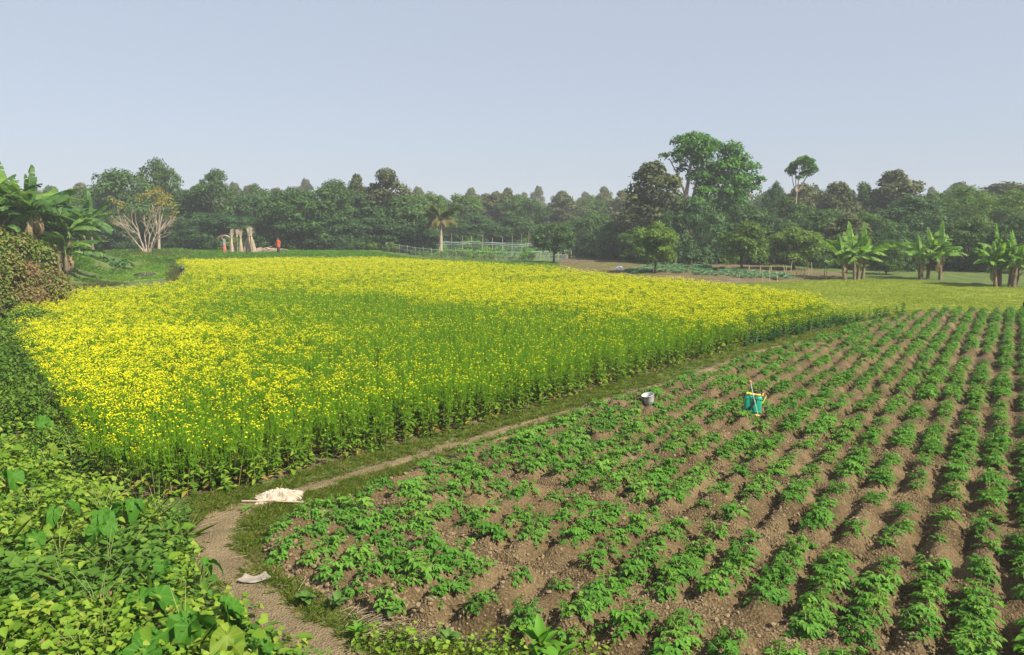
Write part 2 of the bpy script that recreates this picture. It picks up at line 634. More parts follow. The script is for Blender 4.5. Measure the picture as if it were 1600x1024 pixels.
POND = [P(128, 424), P(150, 416), P(215, 411), P(255, 412), P(268, 424), P(262, 436), P(190, 441), P(140, 437)]
xs = axis(-450, 450, -12, 12, 0.22)
ys = axis(-60, 520, 4.0, 22, 0.2, 1.06)
V, F = sheet(xs, ys, gz)
dm, _ = dline(MUSTARD, V[:, 0], V[:, 1], True)
im = inside(MUSTARD, V[:, 0], V[:, 1])
soil = np.where(im, smooth(-.1, .4, dm), 0.0)
dp_, _ = dline(PATH, V[:, 0], V[:, 1])
soil = np.maximum(soil, 0.55 * (1 - smooth(.15, .8, dp_)))
dpot, _ = dline(POTATO, V[:, 0], V[:, 1], True)
soil = np.maximum(soil, np.where(inside(POTATO, V[:, 0], V[:, 1]), 1.0, 0.75 * (1 - smooth(0, .35, dpot))))
soil = np.maximum(soil, 0.45 * smooth(0.05, .5, bank_h(V[:, 0], V[:, 1])) * (V[:, 1] < 40))
soil = np.maximum(soil, .8 * smooth(58, 75, V[:, 1] + 0 * V[:, 0]) * (noise(V[:, 0], V[:, 1], 6, 8) > .55) * (V[:, 0] > 5))
g = G().add(V, F)
tag(obj('ground', g.mesh('ground', M['ground'], True, {'soil': soil})), kind='structure')

# worked soil of the potato field (rows in their own direction)
us = axis(0, 52, 6.2, 13.0, 0.045, 1.025)
vs = np.arange(-14, 24, 0.052)
Ug, Vg = np.meshgrid(us, vs)
X, Y = Ug * UX + Vg * VX, Ug * UY + Vg * VY
k = inside(POTATO, X.ravel(), Y.ravel())
I = np.arange(X.size).reshape(X.shape)
F = np.stack([I[:-1, :-1], I[1:, :-1], I[1:, 1:], I[:-1, 1:]], -1).reshape(-1, 4)
F = F[k[F].any(1)]
used = np.unique(F)
mp = np.zeros(X.size, int)
mp[used] = np.arange(len(used))
xx, yy = X.ravel()[used], Y.ravel()[used]
V = np.stack([xx, yy, psoil(xx, yy)], -1)
tag(obj('potato_field_soil', G().add(V, mp[F]).mesh('potato_field_soil', M['potato_soil'], True)), kind='structure')

# trodden path
pl = np.array(PATH)
pw = np.array(PATHW)
ts = np.arange(0, len(pl) - 1, 0.05)
cx = np.interp(ts, np.arange(len(pl)), pl[:, 0])
cy = np.interp(ts, np.arange(len(pl)), pl[:, 1])
for _ in range(12):
    cx[1:-1] = .25 * cx[:-2] + .5 * cx[1:-1] + .25 * cx[2:]
    cy[1:-1] = .25 * cy[:-2] + .5 * cy[1:-1] + .25 * cy[2:]
PATHC = list(zip(cx, cy))
wd = np.interp(ts, np.arange(len(pl)), pw)
tx, ty = np.gradient(cx), np.gradient(cy)
tl = np.hypot(tx, ty)
nx_, ny_ = -ty / tl, tx / tl
q = np.linspace(-1, 1, 9)
wl = wd * (0.75 + 0.6 * noise(ts * 3, ts * 0, 0.6, 5))
wr = wd * (0.75 + 0.6 * noise(ts * 3, ts * 0, 0.6, 6))
ww = np.where(q[None, :] < 0, wl[:, None], wr[:, None])
X = cx[:, None] + nx_[:, None] * q[None, :] * ww
Y = cy[:, None] + ny_[:, None] * q[None, :] * ww
Z = gz(X.ravel(), Y.ravel()).reshape(X.shape) + 0.03 * (1 - q[None, :] ** 2) - 0.012 * np.exp(-(q[None, :] / .4) ** 2) - .02 * (np.abs(q[None, :]) > .95) + 0.02 * (noise(X, Y, .12, 9) - .5)
I = np.arange(X.size).reshape(X.shape)
F = np.stack([I[:-1, :-1], I[1:, :-1], I[1:, 1:], I[:-1, 1:]], -1).reshape(-1, 4)
tag(obj('path', G().add(np.stack([X, Y, Z], -1).reshape(-1, 3), F).mesh('path', M['path'], True)), kind='structure')


def flat_sheet(name, poly, mat, lift, step=0.6, zf=gz, bumpy=0.0):
    pa = np.array(poly)
    xs_ = np.arange(pa[:, 0].min() - step, pa[:, 0].max() + step * 2, step)
    ys_ = np.arange(pa[:, 1].min() - step, pa[:, 1].max() + step * 2, step)
    V, F = sheet(xs_, ys_, lambda x, y: zf(x, y) + lift + bumpy * (noise(x, y, .7, 4) - .5) - .25 * (1 - smooth(-.8, .3, np.where(inside(poly, x, y), 1, -1) * dline(poly, x, y, True)[0])), lambda x, y: inside(poly, x, y))
    return tag(obj(name, G().add(V, F).mesh(name, mat, True)), kind='structure')


FALLOW = [P(800, 421), P(850, 414), P(960, 411), P(1060, 412), P(1130, 413), P(1220, 418), P(1310, 427), P(1330, 434), P(1240, 440), P(1110, 443), P(980, 434), P(880, 428)]
flat_sheet('fallow_soil', FALLOW, M['fallow'], 0.06, .5, bumpy=.12)
w, t, N, K = newmat('pond_water')
b = N('BsdfPrincipled')
b.inputs['Base Color'].default_value = (.02, .025, .012, 1)
b.inputs['Roughness'].default_value = .06
o = N('OutputMaterial')
K(b.outputs[0], o.inputs['Surface'])
M['water'] = w
WATER = [P(200, 430), P(215, 426), P(245, 426), P(252, 429), P(240, 433), P(205, 434)]
flat_sheet('pond_water', WATER, M['water'], 0.05, .5, zf=lambda x, y: 0 * x)

# ------------------------------------------------------------------ scatter (geometry nodes, for what nobody could count)
PROTO = {}


def proto_obj(name, me):
    o = bpy.data.objects.new(name, me)      # a source shape, never linked to the scene
    PROTO[name] = o
    return o


def scatter(name, pts, rot, scl, idx, protos):
    me = bpy.data.meshes.new(name)
    n = len(pts)
    me.vertices.add(n)
    me.vertices.foreach_set('co', np.asarray(pts, float).ravel())
    a = me.attributes.new('rot', 'FLOAT_VECTOR', 'POINT')
    a.data.foreach_set('vector', np.asarray(rot, np.float32).ravel())
    a = me.attributes.new('scl', 'FLOAT_VECTOR', 'POINT')
    s = np.asarray(scl, np.float32)
    if s.ndim == 1:
        s = np.repeat(s[:, None], 3, 1)
    a.data.foreach_set('vector', s.ravel())
    a = me.attributes.new('idx', 'INT', 'POINT')
    a.data.foreach_set('value', np.asarray(idx, np.int32))
    o = obj(name, me)
    tr = bpy.data.node_groups.new(name, 'GeometryNodeTree')
    tr.interface.new_socket('Geometry', in_out='INPUT', socket_type='NodeSocketGeometry')
    tr.interface.new_socket('Geometry', in_out='OUTPUT', socket_type='NodeSocketGeometry')
    nd, lk = tr.nodes.new, tr.links.new
    gi, go = nd('NodeGroupInput'), nd('NodeGroupOutput')
    jn = nd('GeometryNodeJoinGeometry')

    def attr(nm, ty):
        q = nd('GeometryNodeInputNamedAttribute')
        q.data_type = ty
        q.inputs['Name'].default_value = nm
        return [s for s in q.outputs if s.enabled and s.name == 'Attribute'][0]
    ar, asc, ai = attr('rot', 'FLOAT_VECTOR'), attr('scl', 'FLOAT_VECTOR'), attr('idx', 'INT')
    for k, p in enumerate(protos):
        oi = nd('GeometryNodeObjectInfo')
        oi.inputs['Object'].default_value = p
        oi.inputs['As Instance'].default_value = False
        cmp_ = nd('FunctionNodeCompare')
        cmp_.data_type = 'INT'
        cmp_.operation = 'EQUAL'
        ins_ = [s for s in cmp_.inputs if s.enabled]
        lk(ai, ins_[0])
        ins_[1].default_value = k
        ip = nd('GeometryNodeInstanceOnPoints')
        lk(gi.outputs[0], ip.inputs['Points'])
        lk(cmp_.outputs[0], ip.inputs['Selection'])
        lk(oi.outputs['Geometry'], ip.inputs['Instance'])
        er = nd('FunctionNodeEulerToRotation')
        lk(ar, er.inputs[0])
        lk(er.outputs[0], ip.inputs['Rotation'])
        lk(asc, ip.inputs['Scale'])
        lk(ip.outputs[0], jn.inputs[0])
    lk(jn.outputs[0], go.inputs[0])
    md = o.modifiers.new('scatter', 'NODES')
    md.node_group = tr
    return tag(o, kind='stuff')


def rot_z(n, tilt=0.0):
    r = np.zeros((n, 3))
    r[:, 2] = rs.rand(n) * 6.283
    r[:, 0] = rs.normal(size=n) * tilt
    r[:, 1] = rs.normal(size=n) * tilt
    return r


def jgrid(poly, step):
    """jittered points inside a polygon"""
    pa = np.array(poly)
    xs_ = np.arange(pa[:, 0].min(), pa[:, 0].max(), step)
    ys_ = np.arange(pa[:, 1].min(), pa[:, 1].max(), step)
    X, Y = np.meshgrid(xs_, ys_)
    x = X.ravel() + (rs.rand(X.size) - .5) * step * 1.1
    y = Y.ravel() + (rs.rand(X.size) - .5) * step * 1.1
    k = inside(poly, x, y)
    return x[k], y[k]


def seen(x, y, z=0.5, m=140):
    """only what the photograph could plausibly see, with a margin for a step to the side"""
    px, py = to_px(x, y, z)
    return (px > -m - 60) & (px < 1600 + m + 60) & (py < 1024 + m)


# ------------------------------------------------------------------ MUSTARD
def mustard(seed, height, nb, ncl, nleaf, lush=False, faded=0.25, csize=.05):
    """stem, leaves and flower heads of one mustard plant"""
    r = np.random.RandomState(seed)
    st, lf, fl = G(), G(), G()
    lean = r.normal(size=2) * .05
    top = np.array([lean[0], lean[1], height])
    base_mid = top * .45
    V_, F_ = tube([[0, 0, -.03], base_mid * .5, base_mid], [.007, .006, .0055], 4)
    st.add(V_, F_, 1, r.rand())
    V_, F_ = tube([base_mid, top * .75, top], [.0055, .0045, .003], 4)
    st.add(V_, F_, 0, r.rand())
    tips = [top]
    for k in range(nb):
        f = r.uniform(.4, .8)
        a = r.rand() * 6.283
        b0 = top * f
        out = r.uniform(.05, .15)
        e = np.array([b0[0] + math.cos(a) * out, b0[1] + math.sin(a) * out, height * r.uniform(.84, 1.02)])
        m_ = (b0 + e) / 2 + np.array([math.cos(a), math.sin(a), 0]) * out * .3
        V_, F_ = tube([b0, m_, e], [.004, .0035, .0025], 3)
        st.add(V_, F_, 0, r.rand())
        tips.append(e)
    # thin upright pods below the tips
    for e in tips:
        n = 11
        h = -r.uniform(.02, .30, n)
        a = r.rand(n) * 6.283
        p0 = e + np.stack([0 * h, 0 * h, h], 1)
        d = np.stack([np.cos(a) * .6, np.sin(a) * .6, np.full(n, 1.0)], 1)
        V_, F_ = leaves(p0, d, rdir(n, r), r.uniform(.04, .075, n), .007, 0, 0)
        lf.add(V_, F_, 2, np.repeat(r.rand(n), 2))
    # leaves: large and low, small and high
    n = nleaf
    hh = r.uniform(.08, .85, n) ** 1.1
    a = r.rand(n) * 6.283
    p0 = top[None, :] * hh[:, None]
    el = r.uniform(-.2, .7, n)
    d = np.stack([np.cos(a) * np.cos(el), np.sin(a) * np.cos(el), np.sin(el)], 1)
    L = (.19 - .13 * hh) * r.uniform(.7, 1.25, n) * (1.35 if lush else 1)
    V_, F_ = leaves(p0, d, np.tile([0, 0, 1.], (n, 1)) + .35 * rdir(n, r), L, L * r.uniform(.4, .6, n), .15, .35)
    old = (hh < .35) & (r.rand(n) < faded)
    rv = np.repeat(r.rand(n), 2)
    om = np.repeat(old, 2)
    if (~om).any():
        lf.add(V_, F_[~om], 1 if lush else 0, rv[~om])
    if om.any():
        lf.add(V_, F_[om], 3, rv[om])
    # flower heads
    for e in tips[:ncl] if ncl <= len(tips) else tips + [tips[i % len(tips)] + r.normal(size=3) * [.05, .05, .03] for i in range(ncl - len(tips))]:
        n = 9
        dd = rdir(n, r)
        dd[:, 2] = np.abs(dd[:, 2]) * .8
        cs = csize * r.uniform(.75, 1.2)
        p = e + dd * cs * .55
        a = rdir(n, r)
        V_, F_ = cards(p, a, dd + [0, 0, .6], np.full(n, cs * .75), np.full(n, cs * .55))
        fl.add(V_, F_, 0, r.rand(n))
    return st, lf, fl


ST, LF, FLM = [M['mstem'], M['mlow']], [M['mleaf'], M['mdark'], M['mstem'], M['myel']], [M['flower']]
ALLM = ST + LF + FLM
mplants = []
specs = []
for k in range(4):
    specs.append((1.0, 4, 16, 12, False, .25, .0245))     # 0-3 heavy bloom
for k in range(4):
    specs.append((1.0, 4, 7, 13, False, .25, .0225))     # 4-7 medium bloom
for k in range(4):
    specs.append((1.0, 5, 1, 14, False, .25, .026))     # 8-11 mostly green
for k in range(3):
    specs.append((.88, 4, 5, 24, True, .05, .032))       # 12-14 lush dark edge plants
for k in range(3):
    specs.append((.95, 4, 2, 22, False, .32, .028))      # 15-17 leafy edge plants with fading leaves
mproto = []
for k, s in enumerate(specs):
    st, lf, fl = mustard(100 + k, *s)
    mplants.append((st.mesh('mustard_stem', ST), lf.mesh('mustard_leaves', LF), fl.mesh('mustard_flowers', FLM)))
    j = G().join(st, 0).join(lf, 2).join(fl, 6)
    mproto.append(proto_obj('mustard_source_%d' % k, j.mesh('mustard_source', ALLM)))

BL = [(60, 480, 1), (150, 480, 1), (250, 470, .75), (30, 520, .95), (120, 560, 1), (200, 600, .95), (300, 560, .85), (330, 475, .2), (260, 520, .95), (450, 462, .06), (600, 470, .0), (350, 520, .7), (420, 520, .38),
      (500, 500, .2), (500, 560, .42), (650, 520, .12), (700, 570, .24), (600, 620, .33), (400, 640, .36), (300, 670, .3), (200, 660, .55), (450, 700, .1), (250, 740, .1), (850, 520, .02), (1000, 515, .02), (1080, 505, .3), (900, 560, .1),
      (800, 600, .08), (350, 412, 1), (320, 438, .55), (450, 420, 1), (420, 440, .55), (600, 415, 1), (600, 440, .65), (560, 455, .3), (750, 440, 1), (750, 460, .8), (700, 480, .02), (900, 440, 1), (900, 468, .95), (1000, 450, 1), (1100, 470, 1),
      (1150, 495, .9), (1200, 470, 1), (1250, 490, 1), (1350, 478, 1), (1000, 482, .8), (1000, 497, .15), (850, 485, .12), (820, 470, .7), (1080, 488, .9), (1180, 515, .8), (700, 460, .8), (650, 452, .7), (400, 590, .6)]
blq = []
for (px, py, wv) in BL:
    x, y = P(px, py, .95)
    blq.append((x / y * 3.0, math.log(y) * 2.2, wv))
blq = np.array(blq)


def bloom(x, y):
    a, b_ = x / y * 3.0, np.log(y) * 2.2
    num, den = 0, 1e-9
    for (qa, qb, wv) in blq:
        w_ = 1.0 / (((a - qa) ** 2 + (b_ - qb) ** 2) + .004) ** 1.6
        num, den = num + w_ * wv, den + w_
    return num / den


allx, ally = [], []
for (lo, hi, step) in ((0, 17, .165), (17, 26, .19), (26, 40, .23), (40, 100, .29)):
    x, y = jgrid(MUSTARD, step)
    k = (np.hypot(x, y) >= lo) & (np.hypot(x, y) < hi)
    allx.append(x[k])
    ally.append(y[k])
mx, my = np.concatenate(allx), np.concatenate(ally)
ed, ep = dline(MUSTARD, mx, my, True)
keep = seen(mx, my, .8) & (ed > .08 * rs.rand(len(mx)))
mx, my, ed, ep = mx[keep], my[keep], ed[keep], ep[keep]
n = len(mx)
bl = bloom(mx, my) * (1 - .22 * smooth(26, 14, np.hypot(mx, my))) + .22 * (fbm(mx, my, 3.0, 41) - .5) + .18 * (noise(mx, my, .6, 47) - .5)
u_ = rs.rand(n)
sel = np.where(u_ < bl * 1.3 - .26, rs.randint(0, 4, n), np.where(u_ < bl * 1.35 - .10, rs.randint(4, 8, n), rs.randint(8, 12, n)))
front = (ed < .55) & (ep < 4.9)
lushz = (ed < .9) & (ep > 4.95) & (ep < 7.2)
sel = np.where(front & (rs.rand(n) < .6), rs.randint(15, 18, n), sel)
sel = np.where(lushz & (rs.rand(n) < .85), rs.randint(12, 15, n), sel)
sc = rs.uniform(.86, 1.1, n) * (0.93 + .2 * (fbm(mx, my, 4, 43) - .5))
sc = sc * np.where(ed < .3, rs.uniform(.72, 1.0, n), 1.0)
sc = sc * np.where(lushz | (to_px(mx, my, .5)[0] > 1300), .8, 1.0)
mzv = gz(mx, my)
rt = rot_z(n, .07)
# the plants that show largest: individuals
dist = np.hypot(mx, my) + ed * 1.2
order = np.argsort(dist)
near = order[:300]
far = order[300:]
PROPS_M = [('at the field corner beside the leafy bank', 'mustard plants at the field corner by the bank'),
           ('on the front edge behind the white cloth', 'mustard plants behind the white cloth'),
           ('on the front edge beside the narrow footpath', 'mustard plants beside the narrow footpath'),
           ('inside the near end of the field', 'mustard plants inside the near end of the field')]
for i in near:
    stm, lfm, flm = mplants[sel[i]]
    px = to_px(mx[i], my[i], 0)[0]
    a = 3 if ed[i] > 1.0 else (0 if px < 330 else (1 if px < 500 else 2))
    kind_ = ('thickly flowering', 'lightly flowering', 'mostly green', 'lush leafy', 'leafy low-bloom')[0 if sel[i] < 4 else 1 if sel[i] < 8 else 2 if sel[i] < 12 else 3 if sel[i] < 15 else 4]
    o = obj('mustard_plant', None, None, (mx[i], my[i], mzv[i]), tuple(rt[i]), float(sc[i]))
    tag(o, '%s mustard plant %s' % (kind_, PROPS_M[a][0]), 'mustard plant', '%s %s' % (kind_, PROPS_M[a][1]))
    obj('stem', stm, o)
    tag(obj('leaves', lfm, o), kind='stuff')
    tag(obj('flowers', flm, o), kind='stuff')
scatter('mustard_crop', np.stack([mx, my, mzv], 1)[far], rt[far], sc[far], sel[far], mproto)

# ------------------------------------------------------------------ POTATOES
def potato(seed, spread, nleafs, up):
    r = np.random.RandomState(seed)
    lf, st = G(), G()
    for k in range(nleafs):
        a = r.rand() * 6.283
        el = r.uniform(.35, 1.15) if k < nleafs * .6 else r.uniform(.1, .5)
        L = spread * r.uniform(.75, 1.1)
        out = np.array([math.cos(a), math.sin(a), 0])
        s = np.linspace(0, 1, 5)
        root = np.array([r.normal() * .03, r.normal() * .05, 0])
        pts = root + out[None, :] * (L * s * math.cos(el))[:, None] + np.array([0, 0, 1.]) * (up * L * (s * math.sin(el) * 1.7 - .55 * s ** 2.5))[:, None]
        V_, F_ = tube(pts, np.linspace(.005, .002, 5), 3)
        st.add(V_, F_, 0, r.rand())
        q_, d_, l_ = [], [], []
        side = np.array([-math.sin(a), math.cos(a), 0])
        for f in (.45, .68, .86):
            p = root + (pts[int(f * 4)] - root) + (pts[min(4, int(f * 4) + 1)] - pts[int(f * 4)]) * (f * 4 % 1)
            for sg in (-1, 1):
                q_.append(p)
                d_.append(side * sg + out * .45 + np.array([0, 0, r.normal() * .15]))
                l_.append(spread * .31 * r.uniform(.8, 1.15) * (.75 + .35 * f))
        q_.append(pts[-1])
        d_.append(out + np.array([0, 0, -.25]))
        l_.append(spread * .38 * r.uniform(.85, 1.15))
        n = len(q_)
        l_ = np.array(l_)
        V_, F_ = leaves(np.array(q_), np.array(d_), np.tile([0, 0, 1.], (n, 1)) + .25 * out + .3 * rdir(n, r), l_, l_ * .66, .13, .3, .3, .68)
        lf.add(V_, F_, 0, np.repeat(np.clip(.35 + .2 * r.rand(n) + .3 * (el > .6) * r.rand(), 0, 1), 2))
    return lf, st


pmesh, pproto = [], []
for k in range(8):
    lf, st = potato(300 + k, (.185, .20, .17, .19, .205, .18, .14, .12)[k], (19, 21, 17, 20, 22, 19, 11, 9)[k], (.95, 1.05, .9, 1.0, 1.0, .85, .9, .9)[k])
    pmesh.append((lf.mesh('potato_leaves', M['potato']), st.mesh('potato_stalks', M['stalk'])))
    pproto.append(proto_obj('potato_source_%d' % k, G().join(lf, 0).join(st, 1).mesh('potato_source', [M['potato'], M['stalk']])))
kk = np.arange(-30, 70)
uu = np.arange(4, 50, .185)
Kg, Ug = np.meshgrid(kk, uu)
v0 = Kg.ravel() * SPACE
u0 = Ug.ravel() + (rs.rand(Ug.size) - .5) * .16
v0 = v0 + rs.normal(size=v0.size) * .022
x0, y0 = u0 * UX + v0 * VX, u0 * UY + v0 * VY
k = inside(POTATO, x0, y0)
x0, y0 = x0[k], y0[k]
dpo, _ = dline(POTATO, x0, y0, True)
zz, uu_, vv_, ee = ridge(x0, y0)
px, py = to_px(x0, y0, .15)
# how thick the crop stands: thick by the path corner, thinner in the lower middle and along the far left
thick = .98 + .30 * np.exp(-(((px - 620) / 260) ** 2 + ((py - 830) / 120) ** 2)) + .12 * smooth(1350, 1600, px) - .45 * np.exp(-(((px - 1210) / 220) ** 2 + ((py - 860) / 100) ** 2)) - .25 * np.exp(-(((px - 1280) / 140) ** 2 + ((py - 580) / 35) ** 2))
patch = fbm(uu_, vv_ * 2.2, 1.1, 51)
prob = np.clip(thick + 2.0 * (patch - .5), .03, 1)
prob = prob * np.where(ee < .27, .13 + .3 * (px < 760), 1)
CLEAR = [P(1174, 655), P(1178, 672), P(1013, 637), P(1014, 650), P(1192, 628)]
for cx_, cy_ in CLEAR:
    prob = np.where(np.hypot(x0 - cx_, y0 - cy_) < .36, 0, prob)
keep = (rs.rand(len(x0)) < prob) & seen(x0, y0, .2, 650) & (dpo > .12)
x0, y0, px, py, ee, patch, thick = [q_[keep] for q_ in (x0, y0, px, py, ee, patch, thick)]
n = len(x0)
psz = np.clip(.78 + .8 * (patch - .45) + .3 * (thick - .75), .45, 1.1) * rs.uniform(.75, 1.12, n) * (1 - .12 * smooth(13, 22, np.hypot(x0, y0)))
pk = np.where(rs.rand(n) < .15, rs.randint(6, 8, n), rs.randint(0, 6, n))
pz = psoil(x0, y0) - .01
prt = rot_z(n, .12)
order = np.argsort(np.hypot(x0, y0))
inframe = (px > -20) & (px < 1620) & (py < 1060)
order = np.concatenate([order[inframe[order]], order[~inframe[order]]])
ORD = ['zeroth', 'first', 'second', 'third', 'fourth', 'fifth', 'sixth', 'seventh', 'eighth', 'ninth', 'tenth', 'eleventh', 'twelfth', 'thirteenth', 'fourteenth', 'fifteenth', 'sixteenth', 'seventeenth', 'eighteenth', 'nineteenth']


def ordinal(n_):
    if n_ < 20:
        return ORD[n_]
    tens = ['twenty', 'thirty', 'forty', 'fifty', 'sixty'][n_ // 10 - 2]
    return (tens[:-1] + 'ieth') if n_ % 10 == 0 else tens + '-' + ORD[n_ % 10]


sel300 = order[:300]
rk = np.round((x0 * VX + y0 * VY) / SPACE).astype(int)
ruu = x0 * UX + y0 * UY
rows = sorted(set(rk[sel300]))
for i in sel300:
    same = sorted(ruu[q_] for q_ in sel300 if rk[q_] == rk[i])
    pos = same.index(ruu[i]) + 1
    ro = rows.index(rk[i]) + 1
    s_ = 'bushy' if psz[i] > .95 and pk[i] < 6 else ('middling' if pk[i] < 6 else 'sparse')
    o = obj('potato_plant', None, None, (x0[i], y0[i], pz[i]), tuple(prt[i]), float(psz[i]))
    tag(o, '%s potato plant, %s along the %s ridge to the right of the footpath bend' % (s_, ordinal(pos), ordinal(ro)), 'potato plant', 'potato plants on the near ridges')
    tag(obj('foliage', pmesh[pk[i]][0], o), kind='stuff')
    obj('stalks', pmesh[pk[i]][1], o)
q_ = order[300:]
scatter('potato_crop', np.stack([x0, y0, pz], 1)[q_], prt[q_], psz[q_], pk[q_], pproto)

# clods of earth
cl = []
for k in range(5):
    bm = bmesh.new()
    bmesh.ops.create_icosphere(bm, subdivisions=1, radius=1)
    r = np.random.RandomState(60 + k)
    for v in bm.verts:
        v.co *= r.uniform(.65, 1.25)
        v.co.z *= .7
    me = bpy.data.meshes.new('clod_source')
    bm.to_mesh(me)
    bm.free()
    me.materials.append(M['clod'])
    cl.append(proto_obj('clod_source_%d' % k, me))
x, y = jgrid(POTATO, .045)
d = np.hypot(x, y)
k = seen(x, y, 0) & (d < 19) & (rs.rand(len(x)) < np.clip(.75 - .052 * (d - 7), .05, 1) * (.25 + 1.2 * (fbm(x, y, 1.6, 71) > .47)))
x, y = x[k], y[k]
n = len(x)
s = .006 + .017 * rs.rand(n) ** 2 + .022 * (rs.rand(n) < .04)
HEAD = [P(400, 862), P(440, 850), P(520, 905), P(640, 945), P(760, 975), P(700, 990), P(600, 965), P(500, 930), P(430, 895)]
x2, y2 = jgrid(HEAD, .05)
k = rs.rand(len(x2)) < .8
x2, y2 = x2[k], y2[k]
x, y = np.concatenate([x, x2]), np.concatenate([y, y2])
s = np.concatenate([s, .012 + .035 * rs.rand(len(x2)) ** 1.6])
n = len(x)
zc_ = np.where(inside(POTATO, x, y), psoil(x, y), gz(x, y))
scatter('soil_clods', np.stack([x, y, zc_ + s * .15], 1), rot_z(n, .5), s, rs.randint(0, 5, n), cl)

# ------------------------------------------------------------------ GRASS
def tuft(seed, nb, h, spread, w, mat):
    r = np.random.RandomState(seed)
    a = r.rand(nb) * 6.283
    p = np.stack([np.cos(a), np.sin(a), 0 * a], 1) * (spread * .5 * r.rand(nb) ** .5)[:, None]
    a2 = a + r.normal(size=nb) * .8
    el = r.uniform(.35, 1.4, nb)
    d = np.stack([np.cos(a2) * np.cos(el), np.sin(a2) * np.cos(el), np.sin(el)], 1)
    L = h * r.uniform(.5, 1.2, nb)
    V_, F_ = leaves(p, d, np.tile([0, 0, 1.], (nb, 1)) + .2 * rdir(nb, r), L, w, .1, .35, .35, .7, .6)
    return G().add(V_, F_, 0, np.repeat(r.rand(nb) ** 1.3, 2)).mesh('tuft_source', mat)


gt = [proto_obj('grass_source_%d' % k, tuft(400 + k, 34, .07 + .02 * (k % 3), .16, .0048, M['grass'])) for k in range(5)]
wl = [proto_obj('meadow_source_%d' % k, tuft(420 + k, 18, .09, .4, .016, M['meadow'])) for k in range(3)]
cg = [proto_obj('crop_source_%d' % k, tuft(430 + k, 26, .2, .6, .03, M['crop_green'])) for k in range(3)]
rd = [proto_obj('weed_source_%d' % k, tuft(440 + k, 34, .24, .6, .022, M['reeds'])) for k in range(3)]
VERGE = [P(290, 800), P(300, 775), P(400, 758), P(560, 712), P(760, 658), P(960, 598), P(1180, 538), P(1430, 484), P(1425, 494), P(1200, 560), P(1050, 612), P(880, 668), P(700, 728), P(560, 782), P(440, 835), P(420, 885), P(490, 930),
         P(560, 965), P(660, 1000), P(900, 1040), P(1300, 1180), P(600, 1150), P(380, 960), P(330, 905)]
gp = []
for (lo, hi, step) in ((0, 12, .085), (12, 20, .12), (20, 32, .17), (32, 60, .28)):
    x, y = jgrid(VERGE, step)
    d = np.hypot(x, y)
    k = (d >= lo) & (d < hi)
    gp.append(np.stack([x[k], y[k]], 1))
gp = np.concatenate(gp)
x, y = gp[:, 0], gp[:, 1]
dpp, par = dline(PATHC, x, y)
pwid = np.interp(np.clip(par * .05, 0, 16), np.arange(17), pw)
k = (dpp > pwid * (.35 + .95 * noise(x, y, .3, 77))) & (~inside(POTATO, x, y) | (dline(POTATO, x, y, True)[0] < .1)) & (rs.rand(len(x)) < .45 + .9 * fbm(x, y, .8, 78)) & seen(x, y, 0)
x, y = x[k], y[k]
n = len(x)
scatter('verge_grass', np.stack([x, y, gz(x, y)], 1), rot_z(n, .15), rs.uniform(.6, 1.25, n), rs.randint(0, 5, n), gt)

MEADOW = [P(1130, 446), P(1210, 442), P(1300, 438), P(1420, 438), P(1540, 448), P(1700, 456), P(1950, 470), P(1950, 496), P(1620, 489), P(1500, 489), P(1425, 492), P(1330, 500), P(1250, 480), P(1180, 462)]
M['turf'] = soilmat('meadow_turf', (.16, .20, .022), (.23, .27, .032), (.29, .31, .055), .6)
flat_sheet('meadow', MEADOW, M['turf'], .03, .5)
x, y = jgrid(MEADOW, .19)
k = seen(x, y, 0) & (rs.rand(len(x)) < .8)
x, y = x[k], y[k]
n = len(x)
scatter('meadow_grass', np.stack([x, y, gz(x, y) + .03], 1), rot_z(n, .1), rs.uniform(.5, 1.1, n) * (.7 + .6 * fbm(x, y, 3, 81)), rs.randint(0, 3, n), wl)

STRIP = [(at(p, d), d) for p, d in ((235, 64), (270, 66.5), (430, 68), (600, 69.5), (760, 59.5), (800, 55.5), (880, 60), (870, 72), (790, 75), (700, 79), (600, 84), (430, 86), (225, 85.5))]
x, y = jgrid(STRIP, .36)
k = seen(x, y, 0)
x, y = x[k], y[k]
n = len(x)
scatter('green_crop_strip', np.stack([x, y, gz(x, y)], 1), rot_z(n, .1), rs.uniform(.7, 1.2, n), rs.randint(0, 3, n), cg)
x, y = jgrid(FALLOW, .5)
k = rs.rand(len(x)) < .75 * (fbm(x, y, 4, 99) > .47)
FW = (x[k], y[k])
n = len(FW[0])
scatter('fallow_weeds', np.stack([FW[0], FW[1], gz(*FW) + .05], 1), rot_z(n, .1), rs.uniform(.6, 1.6, n), rs.randint(0, 3, n), wl)
flat_sheet('pond_weed', POND, plain('floating_weed', (.13, .22, .02), .8, 0, .2, 3, (.09, .16, .02), .3), 0.03, .5, zf=lambda x, y: 0 * x)
x, y = jgrid(POND, .5)
k = ~inside(WATER, x, y)
x, y = x[k], y[k]
n = len(x)
cg2 = [proto_obj('pondweed_source_%d' % k, tuft(450 + k, 24, .2, .6, .04, leafmat('pond_weed_leaves', [(.09, .18, .016), (.13, .25, .02), (.18, .29, .03)], .3)))for k in range(2)]
scatter('pond_plants', np.stack([x, y, 0 * x + .03], 1), rot_z(n, .1), rs.uniform(.5, 1.1, n), rs.randint(0, 2, n), cg2)
WEEDS = [P(60, 455), P(75, 432), P(110, 405), P(215, 402), P(262, 402), P(300, 405), P(300, 440), P(270, 446), P(262, 434), P(270, 420), P(258, 410), P(215, 409), P(150, 414), P(128, 424), P(140, 440), P(200, 444), P(130, 452)]
